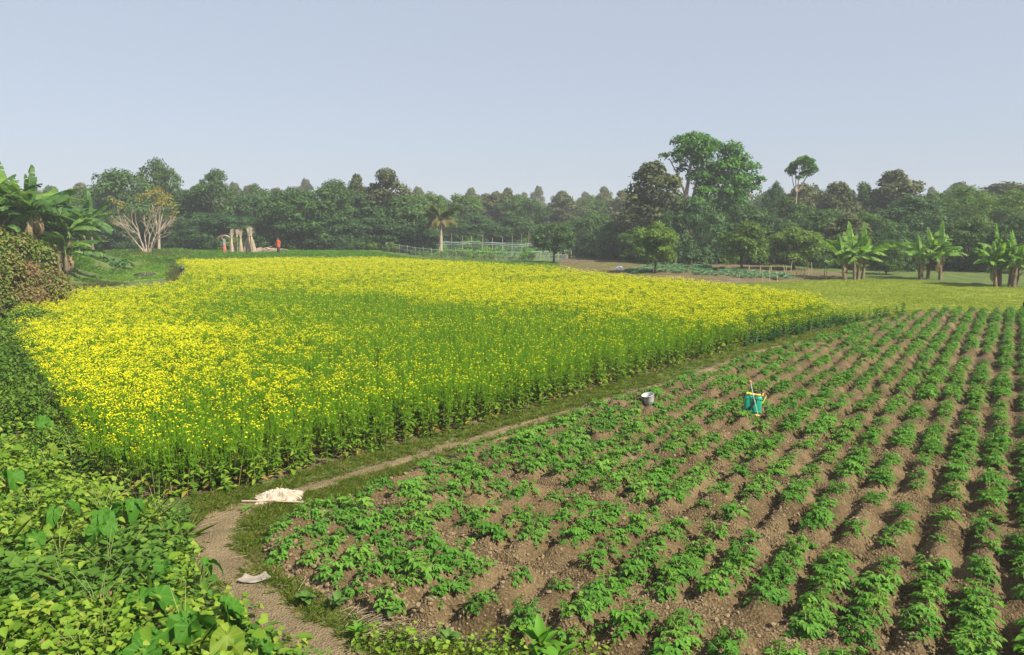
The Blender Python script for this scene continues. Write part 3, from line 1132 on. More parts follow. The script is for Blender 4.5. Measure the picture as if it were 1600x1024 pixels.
MOUND = [(at(70, 47), 47), (at(60, 60), 60), (at(60, 80), 80), (at(290, 86), 86), (at(300, 74), 74), (at(255, 72), 72), (at(222, 68), 68), (at(190, 62), 62), (at(160, 55), 55), (at(110, 46), 46)]
x, y = jgrid(MOUND, .3)
n = len(x)
scatter('mound_grass', np.stack([x, y, gz(x, y)], 1), rot_z(n, .1), rs.uniform(1.0, 2.4, n), np.where(rs.rand(n) < smooth(.4, .65, fbm(x, y, 5, 97)), rs.randint(3, 6, n), rs.randint(0, 3, n)), wl + cg)
x, y = jgrid(WEEDS, .36)
n = len(x)
scatter('pond_side_weeds', np.stack([x, y, gz(x, y)], 1), rot_z(n, .1), rs.uniform(.5, 1.1, n), rs.randint(0, 3, n), rd)

# ------------------------------------------------------------------ BANK: creeping vines
def sprig(seed, nl, ls, spread, hmax):
    r = np.random.RandomState(seed)
    a = r.rand(nl) * 6.283
    rad = spread * r.rand(nl) ** .6
    p = np.stack([np.cos(a) * rad, np.sin(a) * rad, hmax * r.rand(nl)], 1)
    a2 = r.rand(nl) * 6.283
    el = r.uniform(-.5, .45, nl)
    d = np.stack([np.cos(a2) * np.cos(el), np.sin(a2) * np.cos(el), np.sin(el)], 1)
    L = ls * r.uniform(.55, 1.25, nl)
    V_, F_ = leaves(p, d, np.tile([0, 0, 1.], (nl, 1)) + .5 * rdir(nl, r), L, L * .75, .12, .2, .25, .62, .7)
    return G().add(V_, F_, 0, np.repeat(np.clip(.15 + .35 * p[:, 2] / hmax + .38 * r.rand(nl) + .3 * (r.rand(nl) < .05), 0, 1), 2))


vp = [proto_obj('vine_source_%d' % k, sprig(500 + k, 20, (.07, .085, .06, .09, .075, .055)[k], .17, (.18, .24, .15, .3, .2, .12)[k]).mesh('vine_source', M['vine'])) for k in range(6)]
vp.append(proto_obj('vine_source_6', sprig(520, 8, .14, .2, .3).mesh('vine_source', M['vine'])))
for k in range(3):
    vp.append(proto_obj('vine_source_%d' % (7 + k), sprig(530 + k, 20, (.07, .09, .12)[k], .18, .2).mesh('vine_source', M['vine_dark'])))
sg_ = G()
r_ = np.random.RandomState(77)
for k in range(5):
    a_ = r_.rand() * 6.283
    add_tube(sg_, [(0, 0, 0), (math.cos(a_) * .08, math.sin(a_) * .08, .22), (math.cos(a_) * .26, math.sin(a_) * .26, .38 + .1 * r_.rand())], [.005, .004, .002], 3)
vp.append(proto_obj('vine_source_a', sg_.mesh('vine_source', M['stalk'])))
vp.append(proto_obj('vine_source_c', sprig(540, 10, .06, .16, .16).mesh('vine_source', M['rust'])))
vp.insert(11, proto_obj('vine_source_b', tuft(460, 16, .34, .2, .0055, M['grass'])))
BV = [p for p in BANK if p[1] < 42 and p[0] < 7] + [(-46, 42), (-46, 2), (7, 2)]
vpn = []
for (lo, hi, step) in ((0, 9, .12), (9, 13, .14), (13, 20, .19), (20, 34, .28), (34, 60, .5)):
    x, y = jgrid(BV, step)
    d = np.hypot(x, y)
    k = (d >= lo) & (d < hi)
    vpn.append(np.stack([x[k], y[k], 0 * x[k] + step], 1))
vpn = np.concatenate(vpn)
x, y, stp = vpn.T
k = seen(x, y, .6) & (np.hypot(x, y) > 3.2) & (rs.rand(len(x)) < .1 + 1.5 * fbm(x, y, .55, 91))
dpp, par = dline(PATHC, x, y)
pwid = np.interp(np.clip(par * .05, 0, 16), np.arange(17), pw)
k &= dpp > pwid * 1.05
x, y, stp = x[k], y[k], stp[k]
n = len(x)
db, _ = dline(BANK, x, y)
hump = .34 * (fbm(x, y, .8, 93) - .15) * smooth(0, .8, db)
sel = rs.randint(0, 6, n)
sel = np.where(rs.rand(n) < .08, 6, sel)
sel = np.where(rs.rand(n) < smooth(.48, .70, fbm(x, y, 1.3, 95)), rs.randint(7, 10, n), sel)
sel = np.where(rs.rand(n) < .035, rs.randint(10, 12, n), sel)
sel = np.where(rs.rand(n) < .05, 12, sel)
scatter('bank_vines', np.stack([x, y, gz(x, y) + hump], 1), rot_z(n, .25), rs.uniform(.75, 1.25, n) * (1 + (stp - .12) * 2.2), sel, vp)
# a bright fringe of vines at the near verge
NV = [P(560, 1000), P(700, 985), P(900, 1010), P(1000, 1060), P(700, 1120), P(560, 1060)]
x, y = jgrid(NV, .15)
k = rs.rand(len(x)) < .55
x, y = x[k], y[k]
n = len(x)
scatter('verge_vines', np.stack([x, y, gz(x, y)], 1), rot_z(n, .25), rs.uniform(.5, .9, n), rs.randint(0, 6, n), vp)
# ------------------------------------------------------------------ TARO and other broad-leaved plants of the bank
def heart_mesh(name, mat, L=.36, Wd=.28, ripple=.012, droop=.06, cup=.03, seed=0):
    """a heart-shaped blade with raised veins; its stalk meets it at the notch (origin), the tip points along +Y"""
    r = np.random.RandomState(seed)
    n = 48
    th = np.linspace(0, 2 * np.pi, n, endpoint=False)     # 0 = tip
    rad = np.where(np.cos(th) > 0, 1.0, 1.0)
    tipf = np.abs(np.cos(th / 2))
    R_ = (.34 + .66 * tipf ** 2.6)
    notch = np.exp(-((np.abs(((th + np.pi) % (2 * np.pi)) - np.pi) - np.pi) / .22) ** 2)
    R_ = R_ * (1 - .72 * notch)
    X = np.sin(th) * R_ * Wd * (1.15 - .25 * tipf)
    Y = np.cos(th) * R_ * L
    V, vein = [[0, 0, 0]], [1.0]
    for f in (.4, .75, 1.0):
        z = ripple * np.cos(th * 8) * f * 1.0 + cup * f ** 1.5 * np.abs(np.sin(th)) - droop * (f * np.clip(np.cos(th), 0, 1) * R_) ** 2 * 2 + ripple * (f == 1.0) * r.normal(size=n) * .5
        V += np.stack([X * f, Y * f, z], 1).tolist()
        vein += ((np.arange(n) % 6) == 0).astype(float).tolist()
    F = [(0, 1 + i, 1 + (i + 1) % n) for i in range(n)]
    g = G().add(V, F, 0, r.rand() * .3)
    Q = []
    for a in range(2):
        for i in range(n):
            j = (i + 1) % n
            Q.append((1 + a * n + i, 1 + (a + 1) * n + i, 1 + (a + 1) * n + j, 1 + a * n + j))
    g.L.append(np.array(Q).ravel())
    g.S.append(np.full(len(Q), 4))
    g.M.append(np.zeros(len(Q), int))
    g.Rn.append(np.full(len(Q), g.Rn[0][0]))
    return g.mesh(name, mat, True, {'vein': vein})


def add_vein(m, col, amt=.75):
    t = m.node_tree
    at_ = t.nodes.new('ShaderNodeAttribute')
    at_.attribute_name = 'vein'
    pw_ = t.nodes.new('ShaderNodeMath')
    pw_.operation = 'POWER'
    pw_.inputs[1].default_value = 3.0
    t.links.new(at_.outputs['Fac'], pw_.inputs[0])
    ml = t.nodes.new('ShaderNodeMath')
    ml.operation = 'MULTIPLY'
    ml.inputs[1].default_value = amt
    t.links.new(pw_.outputs[0], ml.inputs[0])
    b_ = [q for q in t.nodes if q.type == 'BSDF_PRINCIPLED'][0]
    src = b_.inputs['Base Color'].links[0].from_socket
    mx_ = t.nodes.new('ShaderNodeMix')
    mx_.data_type = 'RGBA'
    t.links.new(ml.outputs[0], mx_.inputs[0])
    t.links.new(src, mx_.inputs[6])
    mx_.inputs[7].default_value = (*col, 1)
    t.links.new(mx_.outputs[2], b_.inputs['Base Color'])


add_vein(M['taro'], (.12, .25, .05), .4)
add_vein(M['taro_pale'], (.30, .35, .06), .4)
hearts = [heart_mesh('taro_leaf', M['taro'], .36, .27, .016 + .006 * (k % 2), .10 + .04 * k, .02 + .02 * k, k) for k in range(4)]
heart_pale = [heart_mesh('taro_leaf', M['taro_pale'], .36, .30, .018, .16, .07, 9 + k) for k in range(2)]


def taro(px, py, z, ls, nl, label, pale=0, name='taro_plant', cat='taro plant', sz=.45, face=None, seed=0):
    r = np.random.RandomState(1000 + seed)
    x, y = P(px, py, z)
    z0 = gz1(x, y)
    e = empty(name, (x, y, z0), label, cat, 'broad-leaved taro plants on the bank')
    for k in range(nl):
        a = (face if face is not None and k == 0 else r.rand() * 6.283)
        out = Vector((math.sin(a), math.cos(a), 0))
        hh = (z - z0) * r.uniform(.8, 1.1) if k else (z - z0)
        reach = r.uniform(.05, .22) * (1 if k else .4)
        tip = out * reach + Vector((0, 0, max(.12, hh)))
        pts = [Vector((0, 0, -.05)), out * reach * .25 + Vector((0, 0, tip.z * .55)), out * reach * .7 + Vector((0, 0, tip.z * .93)), tip]
        s = G()
        add_tube(s, [tuple(p) for p in pts], [.011, .009, .007, .005], 6)
        sk = obj('stalk', s.mesh('taro_stalk', M['stalk'], True), e)
        me = heart_pale[k % 2] if k < pale else hearts[r.randint(4)]
        tilt = r.uniform(-.85, -.15) if k else -.65
        lf = obj('leaf', me, e, tuple(tip), (0, 0, 0), ls / .36 * (r.uniform(.75, 1.1) if k else 1))
        lf.rotation_euler = (Matrix.Rotation(-a + r.normal() * .3, 3, 'Z') @ Matrix.Rotation(tilt, 3, 'X') @ Matrix.Rotation(r.normal() * .25, 3, 'Y')).to_euler()
        if k < pale:
            lf['label'] = 'yellow-green fading heart-shaped leaf'
    return e


TARO = [  # px, py of the foremost leaf's stalk joint, height, leaf length, leaves, label, pale, facing
    (300, 972, .45, .34, 4, 'taro plant with a broad dark ribbed leaf left of the big yellow one', 0, 3.9),
    (352, 992, .55, .29, 2, 'taro plant with one big round yellow-green leaf beside the near path', 1, 2.5),
    (215, 935, .42, .32, 3, 'taro plant with an upright dark leaf below the pale lobed vine leaves', 0, 2.2),
    (118, 978, .40, .30, 3, 'taro plant with a low dark leaf near the bottom edge of the bank', 0, 3.8),
    (225, 1002, .36, .36, 3, 'taro plant with a long wavy leaf lying along the bottom edge of the bank', 0, 2.0),
    (95, 935, .45, .30, 3, 'taro plant with greyish turned leaf among the vines of the near bank', 0, 4.0),
    (52, 950, .42, .26, 2, 'slim upright taro leaf standing at the near left of the bank', 0, 0),
    (340, 945, .40, .26, 3, 'taro plant with folded drooping leaves right beside the bare path', 0, 1.6),
    (310, 880, .35, .22, 2, 'small taro plant with a dark leaf at the narrow bend of the path', 0, 1.5),
    (60, 835, .50, .27, 4, 'taro plant with ribbed leaves standing tall on the left bank', 0, 2.9),
    (88, 795, .50, .25, 3, 'taro plant with a pale-veined leaf facing the camera on the left bank', 0, 3.1),
    (165, 800, .45, .25, 4, 'taro plant with bright leaves below the mustard corner', 0, 2.6),
    (150, 825, .40, .20, 3, 'small taro plant with a round cupped leaf on the middle bank', 0, 3.3),
    (200, 785, .42, .25, 3, 'taro plant with pointed leaves closest to the mustard stems', 0, 2.0),
    (20, 740, .60, .30, 4, 'taro plant with shadowed leaves at the left edge of the bank', 0, 2.2),
    (30, 810, .50, .22, 3, 'taro plant with a brownish leaf at the left edge of the bank', 1, 2.2),
    (250, 880, .35, .22, 3, 'taro plant with pale folded leaves in the middle of the vine carpet', 0, 2.4),
    (75, 700, .60, .24, 2, 'taro plant with a yellow turned leaf beside the dark hollow under bushes', 1, 1.2),
    (60, 655, .7, .28, 3, 'taro plant with a broad flat leaf half hidden in the dark bushes', 0, 1.5),
    (410, 1015, .30, .26, 4, 'taro plant with spread green leaves at the lower end of the path', 0, 1.2),
    (15, 1010, .35, .22, 3, 'taro plant with small leaves in the bottom corner of the bank', 0, 1.0),
    (185, 1015, .30, .2, 3, 'low taro plant half sunk in the vines at the bottom of the bank', 0, 2.0),
]
for i, a in enumerate(TARO):
    taro(a[0], a[1], a[2] * .7 + .2, a[3] * (.8 if a[1] < 900 else .92), a[4], a[5], a[6], face=a[7], seed=i)
# small taro clump on the far mound in front of the second banana clump
for i in range(12):
    px, dd = 128 + 6.4 * i + rs.normal() * 3, 60 + rs.rand() * 4
    x = at(px, dd)
    e = tag(obj('taro_plant', None, None, (x, dd, gz1(x, dd)), (0, 0, rs.rand() * 6), 1.0), 'dark taro plant of the patch on the mound below the banana stems', 'taro plant', 'taro patch below the banana stems')
    g = G()
    for k in range(11):
        a = rs.rand() * 6.283
        p = np.array([[math.cos(a) * .35 * rs.rand(), math.sin(a) * .35, .45 + .6 * rs.rand()]])
        V_, F_ = leaves(p, np.array([[math.cos(a), math.sin(a), -.3]]), np.array([[0, -.3, 1.]]), .5, .36, .1, .2, .3, .65)
        g.add(V_, F_, 0, rs.rand())
    obj('leaves', g.mesh('taro_leaves', M['mdark']), e)

# rosettes and weeds by the path
def blade_mesh(name, L, W, mat, seed, droop=.35):
    r = np.random.RandomState(seed)
    n = 7
    s = np.linspace(0, 1, n)
    wv = W * np.sin(np.pi * (s * .9 + .06)) ** .8
    z = L * (.25 * s - droop * s ** 2.4)
    V = []
    for i in range(n):
        for c in (-1, -.5, 0, .5, 1):
            V.append((c * wv[i] * .5, s[i] * L, z[i] + .16 * abs(c) * wv[i] + .03 * W * r.normal() * (abs(c) == 1)))
    F = [(i * 5 + j, i * 5 + j + 1, i * 5 + 6 + j, i * 5 + 5 + j) for i in range(n - 1) for j in range(4)]
    return G().add(V, F, 0, r.rand() * .5 + .2).mesh(name, mat, True)


bl_bright = [blade_mesh('weed_leaf', .25, .09, leafmat('rosette_leaf', [(.07, .19, .015), (.12, .27, .025)], .3), 70 + k, .3) for k in range(3)]
bl_weed = [blade_mesh('weed_leaf', .17, .10, leafmat('weed_leaf_green', [(.06, .14, .025), (.11, .20, .04)], .3), 80 + k, .5) for k in range(3)]


def rosette(px, py, n, s, meshes, label, up=.9, cat='weed', name='weed_plant', seed=0):
    r = np.random.RandomState(2000 + seed)
    x, y = P(px, py, 0.0)
    e = empty(name, (x, y, gz1(x, y) + .02), label, cat)
    for k in range(n):
        a = k * 2.4 + r.rand()
        o = obj('leaf', meshes[k % len(meshes)], e, (0, 0, .02 + .06 * r.rand()), (0, 0, 0), s * r.uniform(.75, 1.15))
        o.rotation_euler = (Matrix.Rotation(a, 3, 'Z') @ Matrix.Rotation(r.uniform(.1, up), 3, 'X')).to_euler()


rosette(845, 1022, 13, 1.15, bl_bright, 'bright green leafy rosette at the near end of the potato ridges', 1.2, seed=1)
rosette(872, 1046, 9, 1.0, bl_bright, 'second bright rosette cut by the bottom edge of the view', 1.0, seed=2)
rosette(478, 946, 12, .8, bl_weed, 'broad-leaved weed between the path and the cracked soil', .9, seed=3)
rosette(528, 952, 9, .75, bl_weed, 'pale broad-leaved weed beside the first potato ridge', .8, seed=4)
rosette(566, 936, 6, .7, bl_bright, 'light green weed with upright leaves under the first potatoes', .9, seed=5)
rosette(612, 968, 8, .7, bl_weed, 'weed with a large tilted leaf at the end of a potato ridge', .8, seed=6)
rosette(560, 1000, 8, .6, bl_bright, 'grassy tuft of long leaves low beside the path', 1.3, seed=7)
rosette(385, 800, 4, .55, bl_bright, 'tiny two-leaved weed below the white cloth', .9, seed=8)
rosette(467, 800, 4, .5, bl_weed, 'tiny round-leaved weed right of the white cloth', .9, seed=9)
rosette(700, 1010, 9, .8, bl_weed, 'leafy weed among the bright vines at the bottom of the field', .9, seed=10)

# ------------------------------------------------------------------ LEAFY BUSHES of the bank
def blobs(r, w, h0, h1, nb, br, top=.75):
    """leaf masses of a crown: a dome above, nearly upright flanks below, a ragged outline"""
    c = []
    for k in range(nb):
        zn = r.uniform(-.95, 1.0)
        a = r.rand() * 6.283
        f = r.uniform(.72, 1.1) if k % 5 else r.uniform(.1, .55)
        rad = br * r.uniform(.55, 1.25)
        ph = math.sqrt(max(0, 1 - max(0, zn) ** 2)) if zn > 0 else 1 - .22 * zn * zn
        hr = max(0, w / 2 - rad * .75) * ph * (f if zn < .75 else r.uniform(.2, 1.0))
        c.append((math.cos(a) * hr, math.sin(a) * hr, (h0 + h1) / 2 + zn * ((h1 - h0) / 2 - rad * .7) * (1 if zn < .7 else r.uniform(.85, 1.08)), rad))
    return c


def crown(r, bl, n, ls, up=.45, wid=.5, leaf6=False, flat=1.0, hang=0.0):
    b = np.array([q[:3] for q in bl])
    rad = np.array([q[3] for q in bl])
    pr = rad ** 2 / (rad ** 2).sum()
    i = r.choice(len(bl), n, p=pr)
    brn = r.rand(len(bl))
    d = rdir(n, r)
    d[:, 2] = np.where((d[:, 2] < -.15) & (r.rand(n) < .75), -d[:, 2], d[:, 2])     # leaves sit on top and outside of each mass
    rr = rad[i] * (.5 + .68 * r.rand(n))
    p = b[i] + d * rr[:, None] * np.array([1, 1, flat])
    nn = d * .8 + np.array([0, 0, up]) + .5 * rdir(n, r)
    a = np.cross(nn, rdir(n, r)) + d * .4 - np.array([0, 0, hang])
    L = ls * r.uniform(.6, 1.4, n)
    rv = np.clip(.3 * brn[i] + .55 * r.rand(n) + .08, 0, 1)
    if leaf6:
        V_, F_ = leaves(p, a, nn, L, L * wid, .1, .2)
        return G().add(V_, F_, 0, np.repeat(rv, 2))
    V_, F_ = cards(p, unit(a), nn, L, L * wid)
    return G().add(V_, F_, 0, rv)


def bush_mesh(seed, w, h, nb, n, ls, mat, br=.3):
    r = np.random.RandomState(seed)
    g = crown(r, blobs(r, w, -.1 * h, h, nb, br * w), n, ls, .5, .6, True)
    st = G()
    for k in range(7):
        a = r.rand() * 6.283
        add_tube(st, [(0, 0, -.15), (math.cos(a) * w * .12, math.sin(a) * w * .12, h * .4), (math.cos(a) * w * .3, math.sin(a) * w * .3, h * .85)], [.025, .018, .006], 5)
    return g.mesh('bush_leaves', mat), st.mesh('bush_stems', M['bark'])


bush_m = [bush_mesh(600 + k, 2.4, 1.1, 16, 3200, .09, M['shrub'], .2) for k in range(3)]
rust_m = [bush_mesh(620 + k, 3.6, 2.8, 30, 9000, .12, M['rust'], .15) for k in range(2)]


def bush(x, y, w, h, k, label, ms=bush_m, w0=2.4, h0=1.1, group=None):
    e = empty('bush', (x, y, gz1(x, y) - .05), label, 'bush', group, rs.rand() * 6, (w / w0, w / w0, h / h0))
    obj('foliage', ms[k % len(ms)][0], e)
    obj('stems', ms[k % len(ms)][1], e)


bush(at(2, 33), 33, 4.2, 4.0, 0, 'tall rusty-brown and green bush at the left edge below the bananas', rust_m, 3.6, 2.8)
bush(at(48, 30.5), 30.5, 2.8, 2.5, 1, 'lower rusty bush leaning over the corner of the yellow field', rust_m, 3.6, 2.8)
bush(at(-35, 29), 29, 3.6, 3.2, 0, 'mixed green and brown bush partly cut by the left edge of the view', rust_m, 3.6, 2.8)
bush(at(75, 36), 36, 2.2, 1.1, 1, 'dark low bush between the rusty bush and the brown pond weeds', bush_m)
BUSH = [(-17, 26, 2.4, 1.2, 'leafy green bush on the bank beside the far yellow edge'), (-15.6, 22.6, 2.2, 1.1, 'leafy bush on the bank halfway up the yellow edge'),
        (-13.2, 19.6, 2.0, .95, 'low green bush touching the mustard flowers'), (-12.0, 16.8, 2.3, 1.05, 'dark leafy bush with hollow shade at the left edge'),
        (-9.9, 14.6, 1.9, .9, 'dark bush standing against the mustard above the taro leaves'), (-11.2, 13.9, 2.2, 1.1, 'green bush cut by the left edge above the vine slope'),
        (-8.2, 12.6, 1.3, .6, 'small bush at the foot of the mustard corner'), (-19.5, 24.0, 2.8, 1.5, 'broad bush behind the others at the left edge')]
for k, b in enumerate(BUSH):
    bush(b[0], b[1], b[2], b[3], k, b[4])

# ------------------------------------------------------------------ BANANAS
def banana_leaf(seed, mat, L=2.0, W=.55, droop=.9):
    r = np.random.RandomState(seed)
    n = 11
    s = np.linspace(0, 1, n)
    ang = .25 - droop * s ** 1.3 * 1.5
    dx = np.cumsum(np.cos(ang)) * L / n
    dz = np.cumsum(np.sin(ang)) * L / n
    wv = W * .5 * np.sin(np.pi * np.clip(s * .92 + .07, 0, 1)) ** .55
    g = G()
    for sg in (-1, 1):
        for i in range(n - 1):
            torn = r.rand() < .35
            fall = r.uniform(.35, .9)
            f0, f1 = wv[i], wv[i + 1]
            sh = .04 * L * .5
            gap = .7 if torn else 1.0
            q = [(0, dx[i], dz[i]), (sg * f0 * .95, dx[i] + sh, dz[i] - fall * f0 + .1 * f0), (sg * f1 * .95, dx[i] + (dx[i + 1] - dx[i]) * gap + sh, dz[i + 1] - fall * f1 + .1 * f1), (0, dx[i + 1], dz[i + 1])]
            g.add(q, [(0, 1, 2, 3)], 0, np.clip(.35 + .25 * r.normal(), 0, 1))
    V_, F_ = tube(np.stack([0 * dx, dx, dz + .012], 1), np.linspace(.028, .006, n), 4)
    g.add(V_, F_, 0, 1.0)
    V_, F_ = tube([(0, -.35, -.28), (0, -.12, -.05), (0, dx[0], dz[0])], [.035, .03, .028], 4)
    g.add(V_, F_, 0, .9)
    return g.mesh('banana_leaf', mat)


bleaf = [banana_leaf(700 + k, M['banana'], 2.35, .62, (.35, .5, .65, .8, .55, .15)[k]) for k in range(6)]
bleaf_dark = [banana_leaf(740 + k, M['banana_dark'], 2.35, .56, (.5, .7, .9, 1.1, .8, .3)[k]) for k in range(6)]
bdry = [banana_leaf(720 + k, M['banana_dry'], 1.6, .4, 1.5) for k in range(2)]


def banana_clump(px, d, hgt, wpx, nst, label, seed, leafn=8, ls=1.0, lowest=.55):
    r = np.random.RandomState(seed)
    x0 = at(px, d)
    z0 = gz1(x0, d)
    e = empty('banana_clump', (x0, d, z0), label, 'banana plant', 'banana clumps')
    wm = wpx / FPX * d
    sh_ = hgt * .56
    for k in range(nst):
        bx = (k / max(1, nst - 1) - .5) * wm * .42 + r.normal() * .08
        by = r.uniform(-.5, .5)
        lean = bx * .22 + r.normal() * .12
        h = sh_ * (r.uniform(.75, 1.0) if k % 3 else r.uniform(lowest, .75))
        g = G()
        pts = [(bx, by, -.1), (bx + lean * .4, by, h * .5), (bx + lean, by + r.normal() * .1, h)]
        add_tube(g, pts, [.125 * ls ** .5, .10 * ls ** .5, .07 * ls ** .5], 8)
        obj('stem', g.mesh('banana_stem', M['pseudostem'], True), e)
        for j in range(leafn):
            a = j * 2.399 + r.rand() * .8
            up = (r.uniform(1.1, 1.35) if j < 1 and k % 2 == 0 else r.uniform(.2, .95) if j < leafn - 2 else r.uniform(-.2, .3))
            me = (bleaf_dark if lowest < .5 and r.rand() < .5 else bleaf)[(5 if j == 0 else r.randint(0, 5))]
            o = obj('leaf', me, e, (pts[-1][0], pts[-1][1], h + .15), (0, 0, 0), ls * r.uniform(.7, 1.0))
            o.rotation_euler = (Matrix.Rotation(a, 3, 'Z') @ Matrix.Rotation(up, 3, 'X') @ Matrix.Rotation(r.normal() * .5, 3, 'Y')).to_euler()
        for j in range(r.randint(1, 3)):
            o = obj('dry_leaf', bdry[j % 2], e, (pts[-1][0], pts[-1][1], h - .05), (0, 0, 0), ls * r.uniform(.6, .9))
            o.rotation_euler = (Matrix.Rotation(r.rand() * 6.283, 3, 'Z') @ Matrix.Rotation(-.9, 3, 'X')).to_euler()
            o['label'] = 'dead brown leaf hanging from the stem'
    return e


banana_clump(1330, 53, 3.75, 85, 5, 'banana clump with bright leaves and five stems beside the brown soil strip', 1, 8, .95)
banana_clump(1455, 53, 3.75, 75, 5, 'banana clump in the middle of the meadow edge with a dry hanging leaf', 2, 8, .95)
banana_clump(1572, 47, 3.5, 105, 8, 'wide banana clump with many pale dry stems at the right edge of the meadow', 3, 8, .9)
banana_clump(28, 45, 6.0, 150, 9, 'tall dense banana clump rising over the rusty bush at the left edge', 4, 12, 1.35, .25)
banana_clump(85, 50, 5.2, 110, 8, 'banana clump with overlapping drooping leaves between the tall clump and the two-stemmed one', 5, 12, 1.25, .2)
banana_clump(135, 62, 5.0, 60, 3, 'two-stemmed looking banana clump on the mound left of the pale bare tree', 6, 9, 1.2, .49)
banana_clump(668, 96, 2.2, 20, 2, 'tiny young banana clump behind the netted plot beside the palm', 7, 6, .6)

# ------------------------------------------------------------------ TREES
def trunk_mesh(r, base, bl, rad, hb, nl=5, mat=None, lean=.0):
    g = G()
    j = np.array([r.normal() * .15 + lean, r.normal() * .15, hb])
    add_tube(g, [(0, 0, -.3), (j[0] * .3, j[1] * .3, hb * .45), tuple(j)], [rad * 1.25, rad, rad * .85], 8)
    idx = r.choice(len(bl), min(nl, len(bl)), replace=False)
    for i in idx:
        c = np.array(bl[i][:3])
        m_ = (j + c) / 2 + np.array([0, 0, .1]) * np.linalg.norm(c - j)
        add_tube(g, [tuple(j - [0, 0, .1]), tuple(m_), tuple(c)], [rad * .6, rad * .38, rad * .12], 6)
    return g.mesh('trunk', mat or M['bark'], True)


def tree_proto(seed, w, h, hb, nb, br, n, ls, mat, rad=.16, up=.45, wid=.5, bark=None, flat=.85, nl=6, hang=0.0, top=None):
    r = np.random.RandomState(seed)
    bl = blobs(r, w, hb, h, nb, br)
    if top:
        bl += top
    return (trunk_mesh(r, None, bl, rad, max(hb * 1.15, .6), nl, bark), crown(r, bl, n, ls, up, wid, False, flat, hang).mesh('crown', mat), w, h)


TP = {
    'mango': [tree_proto(800 + k, 8, 8, .3, 75, 1.0, 12000, .34, M['mango'], .22, .4, .45, hang=.5) for k in range(4)],
    'dark': [tree_proto(810 + k, 8, 8, .1, 95, .85, 12000, .31, M['mango2'], .22, .4, .48, hang=.3) for k in range(4)],
    'bushy': [tree_proto(820 + k, 7, 7.5, .3, 80, .8, 11000, .30, M['bushy'], .18, .45, .5) for k in range(4)],
    'olive': [tree_proto(830 + k, 6, 9, .4, 90, .8, 11000, .33, M['olive'], .16, .3, .65, hang=.2) for k in range(3)],
    'feather': [tree_proto(840 + k, 8, 7, .3, 95, .7, 14000, .22, M['feather'], .16, .5, .4) for k in range(2)],
    'small': [tree_proto(850 + k, 4, 4.2, .75, 50, .58, 11000, .20, M['fresh_green'], .10, .4, .5, hang=.3) for k in range(3)],
    'round': [tree_proto(860, 4, 4.2, .9, 46, .5, 7500, .22, M['mango'], .10, .4, .5, hang=.3)],
    'airy': [tree_proto(870 + k, 7, 8, 3.0, 26, .9, 6000, .30, M['mango'], .2, .4, .45) for k in range(2)],
    'dome': [tree_proto(880 + k, 8, 6.4, -.4, 120, .75, 15000, .27, M['mango2'], .25, .35, .45, hang=.6) for k in range(3)],
}
tcount = {}


def tree(kind_, px, ytop, wpx, d, label, name=None, group=None, hmul=1.0):
    k = tcount.get(kind_, 0)
    tcount[kind_] = k + 1
    tk, cr, w, h = TP[kind_][k % len(TP[kind_])]
    x = at(px, d)
    z0 = gz1(x, d)
    hh = (zat(ytop, d) - z0) * hmul
    ww = wpx / FPX * d
    e = empty(name or 'tree', (x, d, z0 - .05), label, 'tree', group, rs.rand() * 6.283, (ww / w, ww / w, hh / h))
    obj('trunk', tk, e)
    obj('crown', cr, e)
    return e


